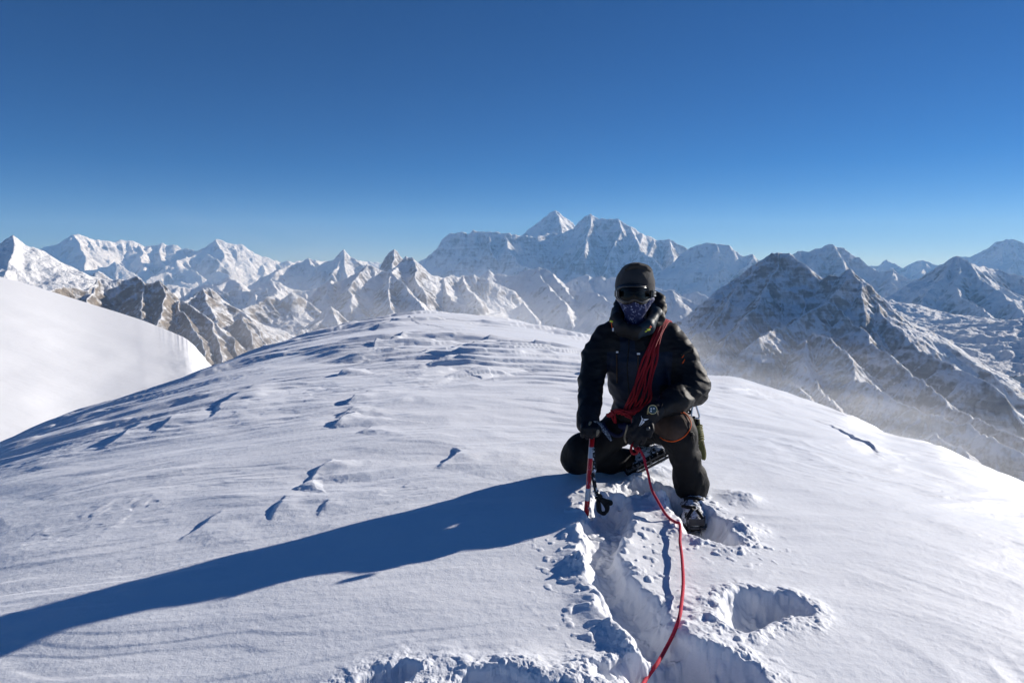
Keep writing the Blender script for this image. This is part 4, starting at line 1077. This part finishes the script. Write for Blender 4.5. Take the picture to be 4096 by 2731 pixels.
    pipe = [(2722, 1640), (2748, 1660), (2762, 1684), (2764, 1703), (2752, 1729), (2734, 1748), (2714, 1759), (2694, 1765), (2675, 1764), (2657, 1759), (2640, 1748)]
    lim = np.interp(px, [2600, 2657, 2694, 2734, 2764, 2790], [1715, 1757, 1764, 1747, 1700, 1640])
    brown = (px > 2615) & (py < lim) & (py > 1630) & (d < 3.33)
    tr.data.polygons.foreach_set('material_index', brown.astype(np.int32))
    ST = Skin(V)
    part('piping', tube(smooth_path([ST.at(x, y, .0005, 5) for x, y in pipe], 4), .0026, 6), M_ORANGE, tr)
    part('seam', tube(smooth_path([ST.at(x, y, .0005, 5) for x, y in ((2716, 1655), (2730, 1672), (2745, 1700), (2752, 1722))], 4), .0014, 5), M_STRAP, tr)
    part('cuff_tie', join(tube(smooth_path([ST.at(x, y, .003, 5) for x, y in ((2758, 1728), (2772, 1732), (2766, 1742), (2775, 1738))], 4), .005, 6), tube(smooth_path([ST.at(2769, 1745, .003), ST.at(2774, 1760, .004)], 3), .003, 6)), M_STRAP, tr)

    # ---- harness
    hn = empty('harness', hip); hn.parent = P; hn.matrix_parent_inverse = P.matrix_world.inverted()
    wc = W(2532, 1694, 3.455)
    pts = [wc+np.array([.130*math.sin(a), -.122*math.cos(a), .012*math.cos(a)]) for a in np.linspace(0, 2*math.pi, 40, endpoint=False)]
    part('waist_belt', tube(pts, .019, 8, True, ((0, 0, 1), 1)), M_BLUE, hn)
    part('leg_loop', tube(smooth_path([ST.at(2412, 1690, .006), ST.at(2426, 1716, .006), ST.at(2452, 1738, .006), ST.at(2478, 1742, .006), ST.at(2498, 1722, .006), ST.at(2500, 1690, .006)], 5), .009, 6, flat=((0, -1, .2), .35)), M_BLUE, hn)
    part('gear_loop', join(tube(smooth_path([ST.at(2733, 1648, .008), W(2748, 1668, 3.22), W(2757, 1690, 3.215)], 5), .0028, 6), tube(smooth_path([ST.at(2725, 1650, .008), W(2740, 1665, 3.22), W(2748, 1684, 3.215)], 5), .0022, 6)), M_ORANGE, hn)
    part('belay_loop', tube(smooth_path([W(2752, 1640, 3.24), W(2762, 1646, 3.225), W(2756, 1654, 3.22), W(2746, 1650, 3.22)], 5, True), .006, 7, True), M_COLLAR, hn)

    # ---- gloves
    def glove(name, blob, res=.0036, mat=M_GLOVE):
        V, Q = blob.mesh(res, wrinkles(1200, .0012, 40, 40)); return part(name, (V, Q), mat, P), Skin(V)
    L = Blob(.010)   # right hand, closed over the axe head
    L.cap(W(2352, 1660, 3.10), .052, W(2352, 1690, 3.07), .052, .02)                       # cuff
    L.ell(W(2356, 1706, 3.050), (.046, .048, .028), None, .02)
    for i, (x, ln) in enumerate(((2332, 22), (2350, 28), (2368, 27), (2385, 22))):          # four fingers bent round the head
        L.cap(W(x, 1702, 3.012), .0125, W(x+1, 1716, 2.978), .0125, .006).cap(W(x+1, 1716, 2.978), .012, W(x, 1718+ln*.55, 2.976), .0115, .004).cap(W(x, 1718+ln*.55, 2.976), .0115, W(x-1, 1720+ln, 2.998), .0105, .004)
    L.cap(W(2386, 1696, 3.06), .015, W(2400, 1712, 3.02), .013, .008).cap(W(2400, 1712, 3.02), .013, W(2392, 1734, 2.995), .011, .005)   # thumb
    gl, GS = glove('glove', L)
    part('leather_trim', tube(smooth_path([GS.at(2366, 1686, .001), GS.at(2360, 1692, .001), GS.at(2356, 1700, .001)], 4), [.002, .004, .006, .007, .007, .006, .005, .004, .002], 7, flat=((0, -1, .1), .35)), M_TAN, gl)
    part('leather_trim', tube(smooth_path([GS.at(2392, 1717, .001), GS.at(2391, 1730, .001), GS.at(2385, 1744, .001)], 4), [.003, .006, .0075, .008, .0075, .006, .0045, .003, .0015], 7, flat=((0, -1, .1), .35)), M_TAN, gl)
    R2 = Blob(.010)  # left hand, hanging loosely over the raised knee
    R2.cap(W(2622, 1642, 3.085), .044, W(2600, 1660, 3.06), .044, .02)
    R2.ell(W(2572, 1684, 3.045), (.050, .030, .042), None, .02)
    for i, (x0, y0, x1, y1, x2, y2) in enumerate(((2546, 1690, 2524, 1712, 2510, 1738), (2554, 1708, 2534, 1738, 2521, 1766), (2570, 1716, 2554, 1750, 2543, 1780), (2588, 1716, 2578, 1746, 2570, 1770))):
        R2.cap(W(x0, y0, 3.03), .0145, W(x1, y1, 3.02), .0135, .006).cap(W(x1, y1, 3.02), .0135, W(x2, y2, 3.045), .0115, .004)
    R2.cap(W(2600, 1690, 3.03), .017, W(2604, 1718, 3.01), .0145, .008).cap(W(2604, 1718, 3.01), .014, W(2596, 1742, 3.01), .012, .005)
    gr, GR = glove('glove', R2)
    part('leather_trim', tube(smooth_path([GR.at(2510, 1697, .002), GR.at(2506, 1716, .002), GR.at(2500, 1738, .002), W(2499, 1756, 3.022), W(2505, 1772, 3.03)], 4), [.002]+[.0042]*15+[.002], 7, flat=((0, -1, .1), .5)), M_TAN, gr)
    part('glove_patch', tube([GR.at(2590, 1708, .002), GR.at(2594, 1720, .002)], [.008, .009], 8, flat=((0, -1, .1), .3)), M_REFLECT2, gr)
    # printed three armed mark on the back of the glove
    polys = [[(2564, 1659), (2567.5, 1671), (2575, 1675.5), (2567, 1677)], [(2596, 1675), (2583, 1681), (2577, 1681), (2575, 1675.5)],
             [(2567, 1677), (2571, 1680), (2561, 1698), (2555.5, 1704)], [(2577, 1681), (2578, 1688), (2566, 1699), (2559.5, 1704.5)], [(2572.5, 1680), (2574.5, 1681.5), (2566, 1694), (2562.5, 1699)]]
    mv, mq = [], []
    for pl in polys:
        k = len(mv)
        for off in (.006, .0035):
            for x, y in pl: mv.append(GR.at(x, y, off, 10))
        mq += [(k, k+1, k+2, k+3), (k+7, k+6, k+5, k+4)] + [(k+i, k+4+i, k+4+(i+1) % 4, k+(i+1) % 4) for i in range(4)]
    part('printed_mark', (np.array(mv), np.array(mq)), M_WHITE, gr, False)

    # ---- boots
    def boot(sk):
        pass
    Bo = Blob(.022)
    Bo.cap(W(2772, 1962, 3.20), .054, W(2772, 2010, 3.175), .052).cap(W(2772, 2015, 3.165), .050, W(2775, 2066, 3.055), .046).ell(W(2776, 2078, 3.035), (.052, .060, .040))
    Bo.cap(W(2772, 2030, 3.21), .045, W(2772, 2050, 3.22), .045)
    bt = part('boot', Bo.mesh(.0045, wrinkles(1300, .003, 34, 34)), M_BOOT, P)
    part('sole', tube(smooth_path([W(2730, 2062, 3.14), W(2730, 2100, 3.02), W(2750, 2114, 2.985), W(2785, 2116, 2.98), W(2816, 2106, 2.995), W(2826, 2070, 3.10)], 5), .011, 8), M_RUBBER, bt)
    BS = Skin(Bo.mesh(.006)[0])
    for pth in (((2728, 2022), (2745, 2026), (2770, 2030), (2784, 2028)), ((2745, 2074), (2760, 2050), (2773, 2034)), ((2786, 2038), (2800, 2056), (2812, 2074)), ((2735, 1996), (2760, 1990), (2790, 1994), (2812, 2000))):
        part('crampon_strap', tube(smooth_path([BS.at(x, y, .003) for x, y in pth], 4), .0075, 6, flat=((0, -1, .35), .3)), M_STRAP, bt)
    cr = part('crampon', join(box(W(2786, 2088, 2.968), (.070, .006, .030)), box(W(2786, 2112, 2.968), (.080, .012, .010)),
              tube([W(2745, 2068, 2.99), W(2752, 2110, 2.975)], .004, 6), tube([W(2820, 2062, 2.99), W(2818, 2110, 2.975)], .004, 6)), M_DARKSTEEL, bt, False, .0015)
    for x0, x1 in ((2760, 2752), (2800, 2806)):
        part('crampon_point', tube([W(x0, 2112, 2.97), W((x0+x1)/2, 2126, 2.955), W(x1, 2142, 2.945)], [.006, .004, .0008], 6), M_DARKSTEEL, cr)
    # rear boot tucked under, sole towards the viewer
    Rbt = Blob(.02)
    Rbt.cap(W(2530, 1862, 3.52), .045, W(2625, 1818, 3.50), .046).ell(W(2640, 1812, 3.49), (.042, .04, .040)).cap(W(2545, 1840, 3.55), .05, W(2590, 1800, 3.57), .05)
    rb = part('boot', Rbt.mesh(.005, wrinkles(1310, .003, 34, 34)), M_BOOT, P)
    dirv = W(2668, 1812, 3.44)-W(2505, 1898, 3.43); Ld = np.linalg.norm(dirv); dx = dirv/Ld
    nz_ = np.cross(dx, np.array([0, 1, 0])); nz_ /= np.linalg.norm(nz_); ny_ = np.cross(nz_, dx)
    mid = (W(2668, 1812, 3.44)+W(2505, 1898, 3.43))/2
    part('sole', box(mid+ny_*.0-nz_*(-.01), (Ld, .045, .032), [dx, ny_, nz_]), M_RUBBER, rb, False, .008)
    crr = part('crampon', join(box(mid+nz_*-.012+ny_*-.024, (Ld*.96, .006, .012), [dx, ny_, nz_]), box(mid+nz_*.016+ny_*-.024, (Ld*.9, .006, .008), [dx, ny_, nz_])), M_DARKSTEEL, rb, False, .002)
    for t in (-.46, -.3, -.12, .1, .28, .44):
        b0 = mid+dx*Ld*t+nz_*.012+ny_*-.02
        part('crampon_point', tube([b0, b0+nz_*.014+ny_*-.004, b0+nz_*.030+ny_*-.006], [.006, .004, .0008], 6), M_DARKSTEEL, crr)
    return P, SK, ST, GR
M_REFLECT2 = mat_new('grey glove patch', (.05, .055, .06), .5)

# ------------------------------------------------------------------ things he wears or holds
def build_gear(SK, ST, GR):
    # ice axe planted in the trench
    top, bot = W(2371, 1712, 3.035), W(2345, 2062, 2.935)
    ax = empty('ice_axe', bot); tag(ax, 'ice axe with chipped red shaft and silver bands planted upright in snow', 'ice axe')
    dv = (bot-top)/np.linalg.norm(bot-top)
    a = top+(bot-top)*.03
    part('shaft', tube([a, a+(bot-a)*.33, a+(bot-a)*.66, bot], .0145, 16, flat=((1, 0, 0), .8)), M_SHAFT, ax)
    part('spike', tube([bot-dv*.004, bot+dv*.012, bot+dv*.05], [.011, .008, .001], 8), M_DARKSTEEL, ax)
    pk = [(2362, 1697, 3.03), (2385, 1694, 3.02), (2404, 1705, 3.01), (2422, 1726, 3.00), (2436, 1746, 2.995), (2445, 1762, 2.99)]
    up = []; 
    wd = [11, 11, 9.5, 8.5, 7.5, 4]
    P_ = smooth_path([W(*p) for p in pk], 6); wds = np.interp(np.linspace(0, 1, len(P_)), np.linspace(0, 1, len(wd)), wd)*.0011
    V, Q = [], []
    for i, p in enumerate(P_):
        t = (P_[min(i+1, len(P_)-1)]-P_[max(i-1, 0)]); t /= np.linalg.norm(t); n = np.cross(t, [0, -1, 0]); n /= np.linalg.norm(n)
        tooth = .0026*(i % 2) if i > len(P_)*.45 else 0
        for s_, o in ((1, 0), (-1, tooth)):
            for yy in (-.0025, .0025): V.append(p+n*s_*(wds[i]-o)+np.array([0, yy, 0]))
        if i:
            k = (i-1)*4; m = i*4
            Q += [(k, k+1, m+1, m), (k+1, k+3, m+3, m+1), (k+3, k+2, m+2, m+3), (k+2, k, m, m+2)]
    n_ = len(V)-4; Q += [(0, 2, 3, 1), (n_, n_+1, n_+3, n_+2)]
    part('pick', (np.array(V), np.array(Q)), M_PICK, ax, False)
    part('adze', box(W(2336, 1702, 3.07), (.05, .04, .006), [[.92, .1, -.38], [-.1, .99, 0], [.38, 0, .92]]), M_DARKSTEEL, ax, False, .002)
    part('head_collar', tube([top+dv*-.012, top+dv*.03], .0155, 12, flat=((1, 0, 0), .85)), M_DARKSTEEL, ax)
    s1 = smooth_path([W(2376, 1790, 3.0), W(2378, 1840, 2.99), W(2378, 1880, 2.975), W(2372, 1900, 2.96), W(2379, 1940, 2.95), W(2388, 1982, 2.94)], 6)
    part('leash', tube(s1, .0085, 6, flat=((.2, -1, .1), .25)), M_STRAPW, ax)
    kn = W(2394, 1986, 2.935)
    part('leash_knot', join(tube(smooth_path([kn+np.array(q)*.01 for q in ((-1, 0, 1), (.5, -.6, 1), (1.2, 0, 0), (0, .4, -1), (-1.2, -.5, -.3), (.3, -.9, .2), (1, .2, -.8))], 5), .0055, 7)), M_STRAP, ax)
    for lp in ([(2394, 1990), (2391, 2018), (2394, 2042), (2410, 2051), (2428, 2044), (2431, 2020), (2414, 2002)],
               [(2398, 1990), (2420, 2000), (2442, 2006), (2444, 2014), (2432, 2014), (2412, 2004)],
               [(2392, 1992), (2398, 2020), (2402, 2046), (2418, 2054), (2426, 2034), (2410, 2006)]):
        pts = smooth_path([W(x, y, 2.93+.0006*i*(-1)**i) for i, (x, y) in enumerate(lp)], 6, True)
        part('leash_loop', tube(pts, .0075, 6, True, ((.2, -1, .1), .3)), M_STRAP, ax)

    # red rope: shoulder coils, waist tangle, strand to the camera
    rp = empty('climbing_rope', W(2650, 1290, 3.36)); tag(rp, 'red climbing rope slung over the shoulder and trailing across the snow', 'rope')
    rnd = random.Random(5)
    strands = []
    N = 8
    for i in range(N):
        t = i/(N-1)
        xs = lambda a, b: a+(b-a)*t
        j = lambda s=3: rnd.uniform(-s, s)
        pts = [W(xs(2668, 2690)+j(1), 1306+j(3), 3.50), W(xs(2662, 2684), xs(1282, 1288)+j(1), 3.44), W(xs(2652, 2676), xs(1277, 1286)+j(1), 3.385),
               W(xs(2640, 2664), xs(1292, 1300), 3.335)]
        front = [(xs(2614, 2646)+j(), 1340), (xs(2592, 2632)+j(3), 1390), (xs(2574, 2624)+j(4), 1440), (xs(2554, 2616)+j(4), 1490), (xs(2536, 2608)+j(5), 1540), (xs(2518, 2600)+j(5), 1588), (xs(2500, 2586)+j(4), 1622)]
        for q, (x, y) in enumerate(front): pts.append(SK.at(x, y, .009+.004*(i % 3)))
        pts.append(SK.at(xs(2490, 2560), 1650+j(4), .014)); pts.append(SK.at(xs(2470, 2520), 1655+j(6), .012))
        strands.append(tube(smooth_path(pts, 7), .0052, 8))
    part('shoulder_coils', join(*strands), M_ROPE, rp)
    tang = []
    for i in range(7):
        j = lambda s=5: rnd.uniform(-s, s)
        pts = [W(2432+j(6), 1662+j(6), 3.38)]+[SK.at(x+j(), y+j(7), .012+rnd.random()*.014) for x, y in ((2452, 1650), (2474, 1644), (2500, 1648), (2524, 1644), (2548, 1638), (2570, 1630), (2590, 1618))]
        tang.append(tube(smooth_path(pts, 6), .0055, 8))
    for lp in (((2440, 1648), (2450, 1672), (2462, 1692), (2458, 1660), (2444, 1640)), ((2500, 1650), (2520, 1664), (2540, 1676), (2532, 1690), (2524, 1668), (2510, 1652)), ((2560, 1640), (2574, 1656), (2556, 1668), (2528, 1672), (2500, 1662))):
        tang.append(tube(smooth_path([SK.at(x, y, .018, 12) for x, y in lp], 6), .0055, 8))
    part('waist_wrap', join(*tang), M_ROPE, rp)
    kx = [(2530, 1776), (2524, 1796), (2530, 1812), (2546, 1812), (2552, 1798), (2542, 1786)]
    part('knot', join(tube(smooth_path([W(x, y, 3.10+.006*(i % 2)) for i, (x, y) in enumerate(kx)], 6, True), .0065, 8, True),
                      tube(smooth_path([W(2538, 1760, 3.12), W(2536, 1784, 3.09), W(2548, 1800, 3.085), W(2556, 1790, 3.10)], 6), .0065, 8),
                      tube(smooth_path([SK.at(2530, 1672, .014), GR.at(2530, 1700, -.03), W(2520, 1740, 3.14), W(2532, 1780, 3.11)], 6), .0055, 8)), M_ROPE, rp)
    hang = [W(2546, 1786, 3.10), W(2560, 1800, 3.09), W(2575, 1828, 3.07), W(2583, 1862, 3.05), W(2593, 1896, 3.03), W(2606, 1954, 2.99), W(2629, 1999, 2.95), W(2655, 2044, 2.90)]
    def on_snow(px, py, off):
        d = ray(px, py); d = d/np.linalg.norm(d)
        g = ground(px, py); t0 = math.hypot(*g)/math.hypot(d[0], d[1]); ts = np.linspace(t0-.35, t0+.35, 300)
        pts = d[None]*ts[:, None]; h = near_height(pts[:, 0], pts[:, 1])[0]+off
        below = np.nonzero(pts[:, 2] < h)[0]
        return pts[below[0]] if len(below) else pts[150]
    lay = [(2678, 2072, .0), (2704, 2088, .008), (2718, 2094, .014), (2721, 2130, .018), (2720, 2165, .02), (2725, 2205, .02), (2729, 2243, .02), (2733, 2328, .022), (2726, 2412, .02), (2717, 2468, .016), (2695, 2530, .016), (2661, 2597, .03), (2628, 2653, .04), (2577, 2726, .04), (2520, 2830, .04), (2440, 2980, .04)]
    pts = hang+[on_snow(x, y, o+.006) for x, y, o in lay]
    part('trailing_strand', tube(smooth_path(pts, 8), .0058, 10), M_ROPEF, rp)

    # watch worn outside the glove cuff
    wc = GR.at(2610, 1637, .012, 14)
    wt = empty('watch', wc); tag(wt, 'round wrist watch with brass case and dark three eyed dial', 'watch')
    n = np.array([-.15, -1, .12]); n /= np.linalg.norm(n); u = np.cross(n, [0, 0, 1]); u /= np.linalg.norm(u); v = np.cross(u, n)
    def disc(c, r, h, m=28):
        ring = [c+u*math.cos(t)*r+v*math.sin(t)*r for t in np.linspace(0, 2*math.pi, m, endpoint=False)]
        V = [p for p in ring]+[p+n*h for p in ring]+[c, c+n*h]; Q = []
        for j in range(m): k = (j+1) % m; Q.append((j, k, m+k, m+j))
        for j in range(0, m, 2): a, b, c_ = j, (j+1) % m, (j+2) % m; Q += [(m+a, m+b, m+c_, 2*m+1), (c_, b, a, 2*m)]
        return np.array(V), np.array(Q)
    cs = part('watch_case', disc(wc, .0205, .009), M_GOLD, wt, False)
    dl = part('dial', disc(wc+n*.0088, .0180, .0012), M_DIAL, wt, False)
    for dx_, dz_ in ((-.0065, .004), (.0055, .005), (-.0065, -.0065)):
        part('subdial', disc(wc+n*.0100+u*-dx_+v*dz_*-1 if False else wc+n*.0100+np.array([dx_, 0, dz_]), .0036, .0006, 16), M_REFLECT, dl, False)
    for a in (2.2, 2.7, 3.2): 
        d_ = np.array([math.cos(a)*1, 0, -abs(math.sin(a))]); 
        part('crown', tube([wc+n*.004+np.array([-.018, 0, -.004-.005*(a-2.2)*2]), wc+n*.004+np.array([-.024, 0, -.006-.007*(a-2.2)*2])], .0018, 6), M_GOLD, cs)
    sp_ = [W(2622, 1640, 3.085)+np.array([.6*math.sin(t)*.0, 0, 0])+(np.array([.33, -.0, .0])*0)+.039*(math.cos(t)*np.array([0, -1, 0])+math.sin(t)*np.array([.62, 0, .78])) for t in np.linspace(0, 2*math.pi, 28, endpoint=False)]
    part('watch_strap', tube(sp_, .010, 6, True, ((-.78, 0, .62), .25)), M_STRAP, wt)

    # carabiner and coil of olive cord at the hip
    cb = [(2772, 1622), (2782, 1620), (2790, 1640), (2797, 1664), (2792, 1674), (2784, 1672), (2768, 1668), (2766, 1655)]
    k = empty('carabiner', W(2782, 1648, 3.24)); tag(k, 'silver carabiner hanging from the harness at the climbers hip', 'carabiner')
    part('carabiner_body', tube(smooth_path([W(x, y, 3.24) for x, y in cb], 6, True), .0048, 8, True), M_STEEL, k)
    part('gate', tube([W(2770, 1668, 3.237), W(2764, 1698, 3.237)], .004, 8), M_STEEL, k)
    cc = empty('cord_coil', W(2790, 1720, 3.25)); tag(cc, 'coiled olive green cord hanging from carabiner beside the raised knee', 'cord')
    cords = []
    for i in range(7):
        j = lambda s=3: rnd.uniform(-s, s)
        pts = [W(2778+i*3, 1676, 3.25), W(2774+i*4+j(), 1704, 3.24), W(2780+i*4+j(), 1740+j(), 3.24), W(2792+i*3.6+j(), 1780, 3.245), W(2798+i*3.4+j(), 1815+j(4), 3.25), W(2802+i*3, 1834+j(5), 3.262), W(2808+i*2.4, 1812, 3.278), W(2800+i*2, 1760, 3.28), W(2786+i*2, 1700, 3.275)]
        cords.append(tube(smooth_path(pts, 6), .0038, 7))
    part('hanging_loops', join(*cords), M_CORD, cc)
    wraps = []
    for i in range(9):
        t = i/8; cx_, cy_ = 2788+t*7, 1700+t*56; ph = i*.7
        pts = [W(cx_+20*math.cos(a), cy_+5*math.sin(a+ph)+3, 3.252-.026*math.sin(a)) for a in np.linspace(0, 2*math.pi, 16, endpoint=False)]
        wraps.append(tube(pts, .0042, 7, True))
    part('cord_wraps', join(*wraps), M_CORD, cc)
    part('sling', tube(smooth_path([W(2776, 1664, 3.235), W(2770, 1690, 3.235), W(2772, 1716, 3.24), W(2786, 1700, 3.24), W(2790, 1672, 3.24)], 5), .007, 7, flat=((0, -1, 0), .5)), M_STRAP, cc)
def pick_mat():
    m = mat_new('frosted steel', (.2, .2, .21), .35, .8); q = NB(m); co = q.n('ShaderNodeTexCoord').outputs['Object']
    mk = q.ramp(q.noise(co, 120, 4, .7), [(.5, 0), (.62, 1)])
    q.l(q.mix(mk, (.09, .09, .10), (.42, .46, .52)), q.b.inputs['Base Color']); q.l(q.math('SUBTRACT', .8, mk), q.b.inputs['Metallic'])
    return m
M_PICK = pick_mat()
_P, _SK, _ST, _GR = build_person()
build_gear(_SK, _ST, _GR)
build_mist()
